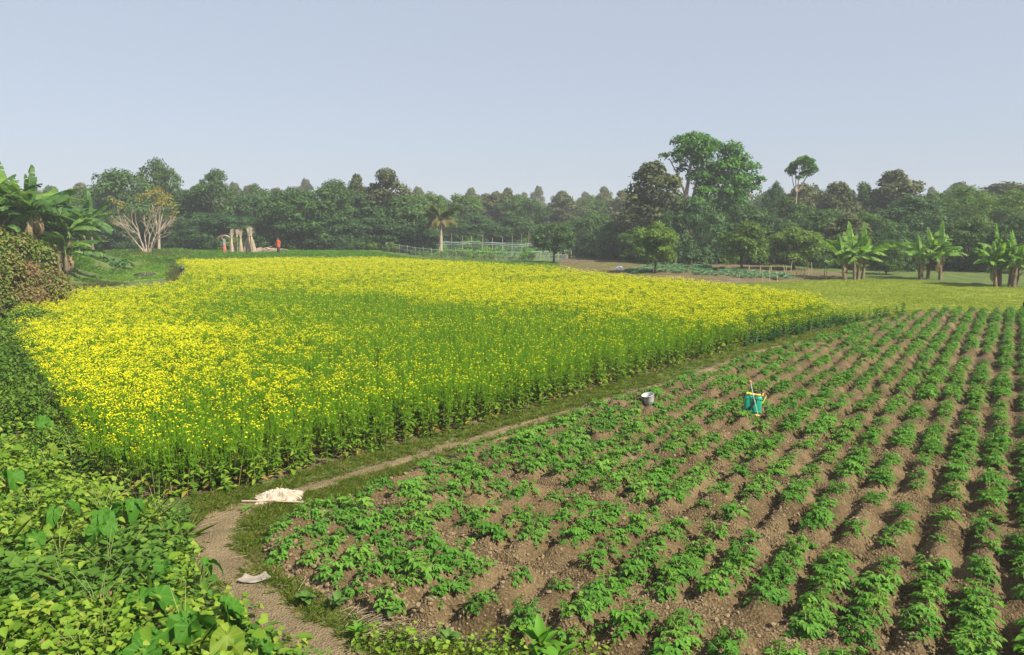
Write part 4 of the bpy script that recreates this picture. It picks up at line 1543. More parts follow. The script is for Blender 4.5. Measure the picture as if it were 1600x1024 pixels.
T = [
    # left wood
    ('mango', 197, 267, 135, 89, 'broad dark tree with a heavy crown left of the tall pale-topped tree'),
    ('bushy', 258, 251, 82, 101, 'tall light green hazy tree that tops the left wood'),
    ('airy', 343, 267, 88, 92, 'dark tree with gaps of sky under its flat crown'),
    ('dark', 160, 287, 62, 108, 'hazy low tree at the far left end of the wood'),
    ('dark', 297, 297, 105, 93, 'dark tree right behind the pale bare tree'),
    ('bushy', 405, 284, 50, 118, 'thin hazy tree standing above the wood right of the gap-crowned tree'),
    ('dark', 400, 303, 115, 94, 'dense dark tree directly behind the standing stick bundles'),
    ('mango', 468, 294, 125, 89, 'dense tree behind the person in red'),
    ('mango', 528, 281, 105, 92, 'high-shouldered dark tree between the person in red and the brownish treetop'),
    ('olive', 608, 266, 82, 96, 'tall grey-brown leaved tree that tops the middle of the wood'),
    ('olive', 562, 275, 50, 99, 'narrow brownish treetop left of the tall grey-brown tree'),
    ('dark', 565, 303, 115, 95, 'dark tree below the narrow brownish treetop'),
    ('mango', 640, 303, 110, 94, 'dark tree left of the coconut palm'),
    ('bushy', 672, 297, 70, 103, 'yellow-tinged tree just behind the coconut palm'),
    ('dome', 345, 330, 120, 90, 'low spreading tree in front of the gap-crowned tree'),
    ('dome', 432, 328, 120, 91, 'low spreading tree that hangs over the pile of lying sticks'),
    ('dome', 512, 330, 125, 91, 'low spreading tree in the middle of the left wood edge'),
    ('dome', 590, 334, 120, 92, 'low spreading tree at the left corner of the netted plot'),
    ('dark', 268, 335, 75, 88, 'dark low tree right of the pale bare tree'),
    ('dark', 180, 330, 80, 84, 'dark low tree behind the two-stemmed banana clump'),
    ('dark', 650, 338, 95, 92, 'low dark tree behind the young banana clump'),
    # centre
    ('bushy', 722, 300, 80, 114, 'hazy tree right behind the palm fronds'),
    ('olive', 775, 300, 70, 128, 'hazy brownish tree behind the middle of the netted plot'),
    ('bushy', 805, 306, 70, 124, 'hazy rounded tree left of the pale tall trunks'),
    ('airy', 834, 309, 60, 112, 'tall tree on pale bare trunks behind the right part of the netted plot'),
    ('olive', 880, 306, 80, 132, 'hazy brownish tree above the small round field tree'),
    ('bushy', 940, 309, 80, 136, 'hazy tree at the lowest dip of the skyline'),
    ('dark', 745, 335, 90, 103, 'dark tree right of the palm trunk'),
    ('mango', 805, 338, 90, 104, 'dark tree behind the tall bamboo poles'),
    ('bushy', 905, 338, 70, 100, 'greyish tree between the small round field tree and the dark grove'),
    ('dark', 960, 345, 85, 82, 'dark shady tree left of the rusty-leaved tree'),
    ('mango', 925, 330, 70, 92, 'brownish-green tree at the left end of the right grove'),
    # right grove
    ('olive', 1018, 256, 105, 78, 'tall rusty-leaved tree left of the bright giant'),
    ('dome', 1078, 312, 125, 72, 'round dark domed tree below the bright giant'),
    ('bushy', 995, 352, 70, 75, 'low green tree under the rusty-leaved tree'),
    ('mango', 1155, 318, 100, 77, 'dark tree under the right side of the bright giant'),
    ('dark', 1205, 284, 42, 94, 'small dark treetop between the giant and the lone umbrella tree'),
    ('olive', 1248, 284, 70, 98, 'pale olive treetop around the foot of the lone umbrella tree'),
    ('bushy', 1225, 310, 95, 84, 'green tree below the lone umbrella tree'),
    ('olive', 1300, 287, 75, 90, 'brownish tree right of the lone umbrella tree'),
    ('bushy', 1340, 281, 62, 92, 'upright green tree left of the pale-topped tree'),
    ('olive', 1388, 269, 95, 90, 'pale-leaved tree that tops the right wood'),
    ('mango', 1285, 325, 110, 74, 'dark tree behind the first meadow banana clump'),
    ('bushy', 1345, 328, 105, 73, 'mid green tree over the first meadow banana clump'),
    ('dark', 1425, 303, 130, 74, 'dark broad tree behind the middle banana clump'),
    ('feather', 1500, 290, 140, 76, 'fine-leaved fresh green tree between the two right banana clumps'),
    ('feather', 1590, 294, 130, 74, 'fine-leaved fresh green tree at the right edge of the view'),
    ('olive', 1562, 282, 110, 100, 'greyish hazy treetop above the fresh green trees'),
    ('bushy', 1455, 296, 70, 88, 'green treetop right of the pale-topped tree'),
    ('olive', 1318, 335, 75, 68, 'reddish-brown bushy tree just left of the first meadow bananas'),
    ('dome', 1400, 350, 90, 63, 'low dark tree between the first and the middle banana clump'),
    ('bushy', 1510, 340, 110, 63, 'low olive-green tree between the middle and the right banana clump'),
    ('dark', 1480, 352, 90, 67, 'shady low tree behind the middle banana clump'),
    ('mango', 1585, 338, 90, 60, 'dark low tree behind the right banana clump'),
    ('mango', 1205, 335, 90, 72, 'dark tree between the two small trees on the brown soil'),
    ('bushy', 1385, 372, 50, 58, 'shrubby tree right beside the first meadow bananas'),
    # beyond the frame
    ('mango', 1680, 300, 130, 74, 'dark tree beyond the right end of the meadow'), ('bushy', 1760, 305, 130, 70, 'green tree far right beyond the meadow'),
    ('mango', 60, 300, 120, 92, 'dark tree behind the tall banana clumps'), ('bushy', -40, 300, 120, 90, 'green tree beyond the left end of the wood'),
    # free-standing small trees
    ('round', 865, 347, 64, 74.5, 'small round dark tree standing alone beside the netted plot'),
    ('small', 1023, 347, 72, 58.5, 'small light green tree with a crooked trunk at the edge of the cabbages'),
    ('small', 1160, 343, 78, 62, 'small tree with a straight dark trunk on the brown soil strip'),
    ('small', 1240, 354, 86, 63, 'small broad tree casting shade on the right of the brown soil strip'),
]
for a in T:
    tree(*a)

# the bright giant: crowns on forked pale trunks
r = np.random.RandomState(900)
GD = 81
gx0 = at(1110, GD)
gz0 = gz1(gx0, GD)
gb = []
for (px, py, rp) in [(1062, 221, 16), (1088, 219, 17), (1055, 240, 12), (1038, 241, 9), (1082, 240, 22), (1108, 232, 16), (1132, 238, 20), (1148, 252, 20), (1128, 260, 24), (1163, 270, 15), (1172, 278, 10), (1108, 272, 22), (1142, 288, 22), (1162, 292, 15),
                     (1098, 296, 14), (1122, 304, 15), (1112, 322, 14), (1140, 312, 17), (1085, 258, 13), (1068, 262, 8), (1132, 330, 12), (1150, 305, 15), (1070, 232, 15), (1120, 286, 18), (1095, 280, 14), (1078, 275, 13), (1088, 300, 13), (1075, 320, 12), (1100, 335, 13), (1050, 252, 9), (1118, 345, 12), (1150, 335, 13), (1090, 245, 16), (1155, 322, 12), (1075, 215, 10)]:
    s = GD / FPX
    for q in range(2):
        gb.append(((px - 1110) * s + r.normal() * .25, r.uniform(-2.2, 2.2) * (1 if q else .5), zat(py, GD) - gz0 + r.normal() * .2, rp * s * r.uniform(.8, 1.05)))
g = G()
for pts, ra in ((((-2.6, 0, -.3), (-2.9, 0, 4), (-2.95, 0, 7.2), (-2.4, 0, 11.5)), (.34, .28, .22, .10)), (((-2.6, 0, 3), (-2.4, .2, 5.5), (-1.6, .2, 9.5), (-.5, 0, 11)), (.2, .18, .14, .07)),
                (((.3, .5, -.3), (.2, .5, 4), (1.2, .4, 8), (2.0, 0, 10)), (.32, .26, .2, .1)), (((.2, .5, 3.5), (-1.0, 0, 5.5), (-1.8, -.3, 7)), (.15, .1, .05)), (((.6, .5, 4.5), (2.2, .2, 6.5), (3.6, 0, 7.6)), (.18, .12, .06)),
                (((-2.9, 0, 6.5), (-3.6, 0, 8.5), (-4.9, 0, 10.8)), (.15, .1, .05)), (((1.0, .5, 3), (1.6, .3, 4.5), (2.4, 0, 5.5)), (.12, .08, .04)), (((-.2, .5, 2.5), (-.9, .2, 4), (-1.6, 0, 5)), (.1, .07, .04))):
    add_tube(g, pts, ra, 7)
e = empty('tree', (gx0, GD, gz0), 'bright green giant tree with forked pale trunks towering over the right grove', 'tree')
obj('trunk', g.mesh('trunk', M['pale_bark'], True), e)
obj('crown', crown(r, gb, 17000, .34, .6, .6, False, .75).mesh('crown', M['bright']), e)

# the lone umbrella tree
LD = 87
lx = at(1240, LD)
lz = gz1(lx, LD)
s = LD / FPX
gb = [((px - 1240) * s, r.normal() * .7, zat(py, LD) - lz, rp * s * .78) for (px, py, rp) in [(1230, 264, 9), (1225, 267, 7), (1238, 255, 9), (1250, 255, 9), (1257, 262, 8), (1262, 266, 6), (1240, 250, 7), (1248, 248, 6), (1236, 270, 7), (1250, 272, 8), (1239, 278, 5), (1256, 270, 7), (1232, 257, 7)] for q in range(2)]
g = G()
add_tube(g, [(-.3, 0, 0), (-.2, 0, 5), (-.15, 0, 7.6)], [.13, .10, .07], 7)
for tp in ((-.9, 0, 9.6), (.1, .2, 10.4), (1.0, -.1, 9.8), (-.3, .3, 9.4), (.9, .2, 9.2)):
    add_tube(g, [(-.15, 0, 7.4), (-.15 + (tp[0] + .15) * .6, tp[1] * .6, 8.4), tp], [.08, .05, .025], 5)
e = empty('tree', (lx, LD, lz), 'lone tall tree with a thin bare stem and a small umbrella crown', 'tree')
obj('trunk', g.mesh('trunk', M['pale_bark'], True), e)
obj('crown', crown(r, gb, 3600, .28, .5, .6, False, .8).mesh('crown', M['bright']), e)

# the pale bare tree on the left, and the thin yellow-green tree behind it
BD = 79.0
bx = at(232, BD)
bz = gz1(bx, BD)
g = G()
tipsb = []


def limb(p, d, L, ra, lev):
    d = d / np.linalg.norm(d)
    n_ = 4
    pts = [p]
    for k in range(n_):
        d = d + r.normal(size=3) * .09 + np.array([0, 0, .05])
        d /= np.linalg.norm(d)
        pts.append(pts[-1] + d * L / n_)
    add_tube(g, [tuple(q) for q in pts], np.linspace(ra, ra * .55, n_ + 1), 5)
    if lev >= 4:
        tipsb.append(pts[-1])
        return
    for k in range(3 if lev < 2 else 2 + (r.rand() < .5)):
        f = r.randint(2, n_ + 1) if k else n_
        nd = d + rdir(1, r)[0] * .62
        nd[2] = abs(nd[2]) * .8 + .08
        limb(pts[f], nd, L * r.uniform(.55, .75), ra * .55, lev + 1)


for k in range(7):
    a = k / 7 * 6.283
    limb(np.array([math.cos(a) * .22, math.sin(a) * .22, -.1]), np.array([math.cos(a) * .42 - .05, math.sin(a) * .32, 1.0]), 2.3, .10, 1)
e = empty('bare_tree', (bx, BD, bz), 'pale leafless many-stemmed tree standing at the pond side', 'tree')
obj('trunk', g.mesh('trunk', M['pale_bark'], True), e)
tb = np.array(tipsb)
tb = tb[(tb[:, 2] > 3.2)]
tb = tb[r.rand(len(tb)) < .4]
pp = np.repeat(tb, 5, 0) + r.normal(size=(len(tb) * 5, 3)) * .13
V_, F_ = leaves(pp, rdir(len(pp), r), rdir(len(pp), r) + [0, 0, .8], .16, .09)
obj('leaves', G().add(V_, F_, 0, np.repeat(r.rand(len(pp)), 2)).mesh('leaves', M['yellowing']), e)
YD = 83
yx = at(252, YD)
bl_ = [((px - 252) * YD / FPX, r.normal() * .5, zat(py, YD), rp * YD / FPX) for (px, py, rp) in [(240, 318, 10), (255, 312, 9), (268, 322, 9), (276, 333, 8), (262, 330, 9), (225, 322, 8), (190, 325, 6), (196, 332, 6), (278, 345, 6), (270, 350, 6), (250, 325, 9)]]
g = G()
add_tube(g, [(-.1, 0, -.3), (0, 0, 1.2), (.1, 0, 2.6), (.2, 0, 5)], [.2, .15, .12, .06], 7)
for q in [b_ for b_ in bl_[::2] if b_[0] > -1.5]:
    add_tube(g, [(.05, 0, 2.2), (q[0] * .5, q[1] * .5, 2.2 + (q[2] - 2.2) * .6), q[:3]], [.09, .06, .03], 5)
e = empty('tree', (yx, YD, gz1(yx, YD)), 'thin tree with yellow-green leaves right behind the pale bare tree', 'tree')
obj('trunk', g.mesh('trunk', M['pale_bark'], True), e)
obj('crown', crown(r, bl_, 1500, .24, .5, .5).mesh('crown', M['yellowing']), e)

# coconut palm
PD = 86.5
pxx = at(689, PD)
pz0 = gz1(pxx, PD)


def frond_mesh(seed, mat, L, droop):
    r = np.random.RandomState(seed)
    n = 12
    s = np.linspace(0, 1, n)
    ang = .5 - droop * s ** 1.2
    y = np.cumsum(np.cos(ang)) * L / n
    z = np.cumsum(np.sin(ang)) * L / n
    g = G()
    V_, F_ = tube(np.stack([0 * y, y, z], 1), np.linspace(.05, .012, n), 4)
    g.add(V_, F_, 0, .8)
    m = 44
    f = np.linspace(.12, .99, m)
    yy_, zz_ = np.interp(f, s, y), np.interp(f, s, z)
    for sg in (-1, 1):
        p = np.stack([0 * f, yy_, zz_], 1)
        d = np.stack([np.full(m, sg * 1.0), np.full(m, .55), -.35 - .5 * r.rand(m)], 1)
        V_, F_ = leaves(p, d, np.tile([0, 0, 1.], (m, 1)), .75 * np.sin(np.pi * (f * .8 + .14)) + .1, .085, .05, .4)
        g.add(V_, F_, 0, np.repeat(r.rand(m), 2))
    return g.mesh('frond', mat)


fr_g = [frond_mesh(950 + k, M['palm'], 3.0, (1.0, 1.3, .8)[k]) for k in range(3)]
fr_y = [frond_mesh(960 + k, M['palm_old'], 2.7, (2.0, 2.3)[k]) for k in range(2)]
e = empty('coconut_palm', (pxx, PD, pz0), 'coconut palm with drooping yellow lower fronds behind the netted plot', 'palm')
g = G()
th_ = zat(344, PD) - pz0
add_tube(g, [(0, 0, -.2), (.05, 0, th_ * .5), (0, 0, th_)], [.24, .19, .16], 9)
obj('trunk', g.mesh('palm_trunk', M['pale_bark'], True), e)
for k in range(15):
    old = k < 5
    o = obj('frond', (fr_y[k % 2] if old else fr_g[k % 3]), e, (0, 0, th_ + (.05 if old else .2)), (0, 0, 0), r.uniform(.8, 1.0))
    o.rotation_euler = (Matrix.Rotation(k * 2.4 + .5 * r.rand(), 3, 'Z') @ Matrix.Rotation(r.uniform(-.15, .15) if old else r.uniform(.1, 1.0), 3, 'X')).to_euler()
    if old:
        o['label'] = 'yellow drooping frond'

# far wood that reads as one mass, and the undergrowth along its foot
wk = [proto_obj('wood_source_%d' % k, G().mesh if False else (lambda k=k: TP[('bushy', 'olive', 'bushy', 'mango')[k]][k % 3][1])()) for k in range(4)]
pts, sc_, ix = [], [], []
for row, (d0, n_, top) in enumerate(((112, 52, 296), (128, 60, 302), (148, 66, 303), (172, 74, 304), (200, 80, 306))):
    for k in range(n_):
        px = -700 + 3000 * (k + rs.rand()) / n_
        d = d0 + rs.uniform(-6, 6)
        mid = math.exp(-((px - 850) / 150) ** 2)
        if d < 126 and mid > .35:
            continue
        hh = zat(top + rs.normal() * 4 + 4 * mid, d)
        pts.append((at(px, d), d, 0))
        s1 = rs.uniform(.8, 1.2)
        sc_.append((s1, s1, hh / 8.0))
        ix.append(rs.randint(4))
scatter('far_wood', np.array(pts), rot_z(len(pts)), np.array(sc_), np.array(ix), wk)
ug = [proto_obj('undergrowth_source_%d' % k, crown(np.random.RandomState(980 + k), blobs(np.random.RandomState(980 + k), 3.0, -.2, 1.6, 14, .45), 1500, .22, .5, .5).mesh('undergrowth', M[('bushy', 'mango2', 'shrub')[k]])) for k in range(3)]
pts = []
for (pa, da, pb, db_, n_, hs_) in ((130, 88, 620, 89, 60, .9), (600, 98, 960, 100, 46, 1.0), (900, 84, 1130, 78, 34, .8), (1120, 72, 1290, 70, 28, .75), (1260, 66, 1700, 62, 60, .7), (1250, 78, 1800, 74, 60, 1.0), (900, 92, 1300, 88, 40, 1.0), (-300, 84, 150, 90, 40, 1.0), (-700, 105, 2300, 105, 170, 1.5)):
    for k in range(n_):
        f = rs.rand()
        d = da + (db_ - da) * f + rs.uniform(-1.5, 3)
        x = at(pa + (pb - pa) * f, d)
        pts.append((x, d, gz1(x, d), hs_ * rs.uniform(.6, 1.2)))
pts = np.array(pts)
scatter('undergrowth', pts[:, :3], rot_z(len(pts)), pts[:, 3], rs.randint(0, 3, len(pts)), ug)

# ------------------------------------------------------------------ JUTE STICK BUNDLES
def bundle(px, d, ztop, spread_b, spread_t, bend, label, seed):
    r = np.random.RandomState(seed)
    x = at(px, d)
    g = G()
    for k in range(46):
        a, rb = r.rand() * 6.283, r.rand() ** .5
        b0 = np.array([math.cos(a) * spread_b * rb, math.sin(a) * spread_b * rb, -.05])
        t_ = np.array([bend + math.cos(a) * spread_t * rb + r.normal() * .1, math.sin(a) * spread_t * rb, ztop * r.uniform(.84, 1.08)])
        w_ = np.array([bend * .45 + math.cos(a) * .07 * rb, math.sin(a) * .07 * rb, ztop * .68])
        V_, F_ = tube([b0, (b0 + w_) / 2 + [bend * -.12, 0, 0], w_, t_], [.022, .02, .018, .012], 4)
        g.add(V_, F_, 0, r.rand())
    e = empty('stick_bundle', (x, d, gz1(x, d)), label, 'stick bundle', 'jute stick bundles set up to dry')
    obj('sticks', g.mesh('jute_sticks', M['jute']), e)
    t2 = G()
    th = np.linspace(0, 6.283, 13)
    add_tube(t2, np.stack([bend * .45 + np.cos(th) * .09, np.sin(th) * .09, 0 * th + ztop * .68], 1), .02, 5)
    obj('tie', t2.mesh('tie', M['bark']), e)


bundle(364, 80.5, 2.43, .25, .15, .12, 'first upright stick bundle beside the person carrying a load', 1)
bundle(371, 81.2, 2.38, .22, .15, .30, 'slim stick bundle that leans towards its neighbour, second in the line', 2)
bundle(378.5, 80.5, 2.34, .24, .11, .05, 'straight stick bundle with a narrow top in the middle of the line', 3)
bundle(385, 80.8, 2.56, .24, .15, .85, 'strongly bent stick bundle arching over to the right', 4)
bundle(391, 80.5, 2.52, .22, .14, .10, 'upright stick bundle under the tip of the arched one', 5)
bundle(398, 80, 2.61, .34, .14, -.38, 'broad stick bundle leaning back to the left at the right end', 6)
g = G()
for k in range(60):
    a = r.normal() * .35
    c = np.array([r.normal() * .75, r.normal() * .4, .08 + .45 * r.rand() * math.exp(-0.3)])
    L = r.uniform(.6, 1.3)
    dv = np.array([math.cos(a), math.sin(a), r.normal() * .18])
    add_tube(g, [tuple(c - dv * L * .6), tuple(c + [0, 0, .04]), tuple(c + dv * L * .6)], [.03, .035, .025], 4)
x = at(416, 81)
tag(obj('branch_pile', g.mesh('branch_pile', M['jute']), None, (x, 81, gz1(x, 81))), 'heap of crooked dry branches lying right of the standing stick bundles', 'branch pile')

# ------------------------------------------------------------------ PEOPLE
M['skin'] = plain('skin', (.20, .11, .07), .55, 0, .4, 5, (.17, .09, .055))
M['hair'] = plain('black_hair', (.012, .010, .009), .5)
M['redcloth'] = plain('orange_red_cloth', (.55, .085, .035), .8, 0, .2, 4, (.42, .06, .03))
M['darkcloth'] = plain('dark_cloth', (.035, .045, .035), .85, 0, .2, 4, (.02, .03, .025))
M['greycloth'] = plain('grey_cloth', (.20, .20, .20), .85, 0, .2, 4, (.14, .14, .15))
M['pinkcloth'] = plain('faded_red_cloth', (.52, .13, .09), .85, 0, .2, 4, (.42, .09, .07))


def skinned(name, verts, edges, radii, mat, parent, sub=2):
    me = bpy.data.meshes.new(name)
    me.from_pydata(verts, edges, [])
    me.materials.append(mat)
    o = obj(name, me, parent)
    md = o.modifiers.new('skin', 'SKIN')
    md.use_smooth_shade = True
    for i, rr in enumerate(radii):
        sv = me.skin_vertices[0].data[i]
        sv.radius = rr if hasattr(rr, '__len__') else (rr, rr)
        sv.use_root = (i == 0)
    s_ = o.modifiers.new('smooth', 'SUBSURF')
    s_.levels = s_.render_levels = sub
    return o


def person(x, y, z, heading, label, armL, armR, legs, upper, lower, lowlen, long_top):
    e = empty('person', (x, y, z), label, 'person', None, heading)
    V = [(0, 0, .95), (0, .01, 1.12), (0, .01, 1.30), (0, .02, 1.41), (0, .03, 1.49), (0, .05, 1.58), (0, .05, 1.66)]
    Rr = [(.15, .11), (.13, .10), (.155, .105), (.10, .08), (.05, .05), (.085, .095), (.07, .085)]
    E = [(0, 1), (1, 2), (2, 3), (3, 4), (4, 5), (5, 6)]

    def chain(root, pts, rad):
        p = root
        for q, rr in zip(pts, rad):
            V.append(q)
            Rr.append((rr, rr))
            E.append((p, len(V) - 1))
            p = len(V) - 1
        return p
    for arm in (armL, armR):
        w_ = chain(3, arm, (.055, .045, .036, .03))
        hd = Vector(arm[3]) - Vector(arm[2])
        hd.normalize()
        sd = hd.cross(Vector((0, 1, .2))).normalized()
        hb = Vector(arm[3]) + hd * .05
        for f in (-1.5, -.5, .5, 1.5):
            chain(w_, [tuple(hb + sd * .011 * f), tuple(hb + sd * .016 * f + hd * .045)], (.011, .008))
        chain(w_, [tuple(Vector(arm[3]) + sd * .035 + hd * .03)], (.011,))
    for leg in legs:
        chain(0, leg, (.095, .062, .04, .032))
    # nose and ears
    chain(5, [(0, .155, 1.575)], (.018,))
    skinned('body', V, E, Rr, M['skin'], e)
    hg = bmesh.new()
    bmesh.ops.create_uvsphere(hg, u_segments=14, v_segments=9, radius=.105)
    for v in hg.verts:
        v.co.z *= 1.05
        if v.co.y > .04 and v.co.z < .05:
            v.co.y = .04
        v.co += Vector((0, .035, 1.645))
    me = bpy.data.meshes.new('hair')
    hg.to_mesh(me)
    hg.free()
    me.materials.append(M['hair'])
    obj('hair', me, e)

    def lathe(nm, prof, mat):
        n = 16
        g = G()
        V_ = []
        for (zz, rx, ry) in prof:
            for k in range(n):
                a = 6.2832 * k / n
                w_ = 1 + .05 * math.sin(a * 5 + zz * 9)
                V_.append((math.cos(a) * rx * w_, math.sin(a) * ry * w_ + .01, zz))
        F_ = [(i * n + j, i * n + (j + 1) % n, (i + 1) * n + (j + 1) % n, (i + 1) * n + j) for i in range(len(prof) - 1) for j in range(n)]
        g.add(V_, F_)
        return obj(nm, g.mesh(nm, mat, True), e)
    lathe('top', [(long_top, .22, .18), (.95, .20, .15), (1.12, .175, .135), (1.3, .195, .14), (1.40, .18, .12), (1.455, .09, .08)], upper)
    lathe('lower_garment', [(lowlen, .19, .17), (.6, .185, .16), (.9, .18, .145), (1.0, .165, .135)], lower)
    g = G()
    for arm in (armL, armR):
        add_tube(g, [tuple(np.array(arm[0]) * [.8, 1, 1]), arm[0], tuple((np.array(arm[0]) + np.array(arm[1])) / 2), arm[1]], [.07, .078, .068, .066], 8)
    obj('sleeves', g.mesh('sleeves', upper, True), e)
    return e


dR = 77.5
xR = at(437, dR)
person(xR, dR, gz1(xR, dR), 2.6, 'person in an orange-red shirt standing at the far edge of the yellow field',
       [(.19, .01, 1.38), (.25, .03, 1.12), (.2, .2, .98), (.17, .26, .96)], [(-.19, .01, 1.38), (-.26, -.02, 1.12), (-.24, .10, .9), (-.23, .14, .86)],
       [[(.09, 0, .9), (.10, .06, .5), (.10, -.02, .09), (.10, .12, .03)], [(-.09, 0, .9), (-.12, .0, .5), (-.14, -.1, .09), (-.14, .04, .03)]],
       M['redcloth'], M['darkcloth'], .22, .72)
dL = 80.0
xL = at(353, dL)
person(xL, dL, gz1(xL, dL), 1.2, 'person in a grey top and red wrap carrying a curved load on the head',
       [(.19, .01, 1.40), (.3, .04, 1.58), (.2, .06, 1.74), (.16, .06, 1.79)], [(-.19, .01, 1.40), (-.3, .04, 1.58), (-.2, .06, 1.74), (-.16, .06, 1.79)],
       [[(.09, 0, .9), (.12, .12, .5), (.12, .1, .09), (.12, .24, .03)], [(-.09, 0, .9), (-.10, -.05, .5), (-.10, -.22, .12), (-.10, -.10, .03)]],
       M['greycloth'], M['pinkcloth'], .12, .82)
g = G()
for k in range(16):
    o1, o2 = r.normal() * .05, r.normal() * .05
    t_ = np.linspace(-1, 1, 7)
    add_tube(g, np.stack([t_ * .62 + o1, 0 * t_ + o2, 1.84 + .08 * r.rand() - .28 * t_ ** 2 + .05 * t_], 1), .018, 4)
tag(obj('carried_load', g.mesh('carried_load', M['bamboo']), None, (xL, dL, gz1(xL, dL))), 'drooping bundle of dry stalks carried on the head of the person in grey', 'bundle')

# ------------------------------------------------------------------ NETTED PLOT
w, t, N, K = newmat('plot_net')
b = N('BsdfPrincipled')
b.inputs['Base Color'].default_value = (.30, .42, .37, 1)
b.inputs['Roughness'].default_value = .6
b.inputs['Alpha'].default_value = .13
o = N('OutputMaterial')
K(b.outputs[0], o.inputs['Surface'])
M['net'] = w
M['netrope'] = plain('net_rope', (.35, .55, .50), .6, 0, .3, 3, (.45, .58, .52))
NP = [(604, 88), (625, 86.5), (650, 85), (675, 83.5), (700, 82), (725, 80.5), (750, 79), (775, 77.5), (800, 77.2), (830, 77.5), (858, 79), (885, 81), (892, 86), (880, 93), (850, 98), (800, 101), (750, 102), (700, 101), (650, 97), (615, 92)]
cor = [(at(p, d), d) for p, d in NP]
fx = empty('net_fence', (cor[0][0], cor[0][1], 0), 'low bamboo fence hung with pale green netting round the vegetable plot', 'fence')
ox, oy = cor[0]


def pole(parent, x, y, h, ra=.035, nm='post'):
    g = G()
    add_tube(g, [(0, 0, -.15), (rs.normal() * .02, 0, h * .5), (rs.normal() * .05, rs.normal() * .05, h)], [ra, ra * .9, ra * .75], 6)
    return obj(nm, g.mesh('post', M['bamboo'], True), parent, (x, y, gz1(x + (ox if parent else 0), y + (oy if parent else 0))))


n_, rope, net = G(), [], G()
tot = []
for i in range(len(cor)):
    a, b_ = np.array(cor[i]), np.array(cor[(i + 1) % len(cor)])
    m = max(1, int(np.linalg.norm(b_ - a) / 1.1))
    for k in range(m):
        tot.append(a + (b_ - a) * k / m)
tot = np.array(tot)
for p in tot:
    pole(fx, p[0] - ox, p[1] - oy, 1.05 * rs.uniform(.85, 1.2))
ring = np.vstack([tot, tot[:1]])
gzr = gz(ring[:, 0], ring[:, 1])
for hgt in (.98, .55):
    s_ = G()
    add_tube(s_, np.stack([ring[:, 0] - ox, ring[:, 1] - oy - .045, gzr + hgt - .05 * rs.rand(len(ring))], 1), .016, 4)
    obj('rope', s_.mesh('rope', M['netrope'] if hgt > .9 else M['bamboo']), fx)
V_ = []
for i in range(len(ring)):
    for hgt in (0.02, .5, .97):
        V_.append((ring[i, 0] - ox, ring[i, 1] - oy - .05 + .02 * math.sin(i), gzr[i] + hgt))
F_ = [(i * 3 + j, (i + 1) * 3 + j, (i + 1) * 3 + j + 1, i * 3 + j + 1) for i in range(len(ring) - 1) for j in range(2)]
obj('net', G().add(V_, F_).mesh('net', M['net']), fx)
# inner trellis: taller poles that carry a sagging string of netting
fx2 = empty('net_trellis', (cor[0][0], cor[0][1], 0), 'tall bamboo poles inside the plot with a sagging line of pale green netting', 'trellis')
TR = [(606, 89, 388), (640, 90, 385), (668, 91, 380.5), (690, 92, 378.5), (706, 92, 379.5), (723, 91, 378.5), (737, 92, 378), (754, 91, 378.5), (770, 91, 379.5), (785, 91, 381), (800, 91, 382.5), (815, 91, 382.5), (826, 91, 381.5), (845, 90, 383), (868, 88, 386), (884, 84, 390)]
tl_ = []
for k, (p, d, yy) in enumerate(TR):
    x = at(p, d)
    zt = zat(yy, d)
    pole(fx2, x - ox, d - oy, (zat((368, 366, 370, 380, 365, 368, 369, 365, 372, 370, 369, 366, 363, 372, 384, 388)[k], d) if 2 < k < 14 else zt + .1), .035)
    tl_.append((x - ox, d - oy - .05, zt))
for lv in (0, .22):
    s_ = G()
    add_tube(s_, np.array(tl_) - [0, 0, lv], .02 if lv == 0 else .014, 4)
    obj('rope', s_.mesh('rope', M['netrope']), fx2)
V_ = []
for q in tl_:
    V_ += [q, (q[0], q[1] + .02, q[2] - .25), (q[0], q[1] + .1, max(.15, q[2] - .7))]
F_ = [(i * 3 + j, (i + 1) * 3 + j, (i + 1) * 3 + j + 1, i * 3 + j + 1) for i in range(len(tl_) - 1) for j in range(2)]
obj('net', G().add(V_, F_).mesh('net', M['net']), fx2)
tl2 = [(at(p, d) - ox, d - oy, zat(yy, d)) for p, d, yy in ((604, 88, 388), (650, 97, 380), (690, 100, 377.5), (760, 101, 379), (840, 98, 381), (884, 92, 385))]
s_ = G()
add_tube(s_, tl2, .02, 4)
obj('rope', s_.mesh('rope', M['netrope']), fx2)
# the vegetables inside
vgm = [proto_obj('vegetable_source_%d' % k, crown(np.random.RandomState(990 + k), blobs(np.random.RandomState(990 + k), .9, 0, .75, 6, .18), 160, .16, .5, .5).mesh('vegetable', M[('bushy', 'crop_green')[k]])) for k in range(2)]
x, y = jgrid(cor, .95)
n = len(x)
scatter('plot_vegetables', np.stack([x, y, gz(x, y)], 1), rot_z(n), rs.uniform(.6, 1.1, n), rs.randint(0, 2, n), vgm)

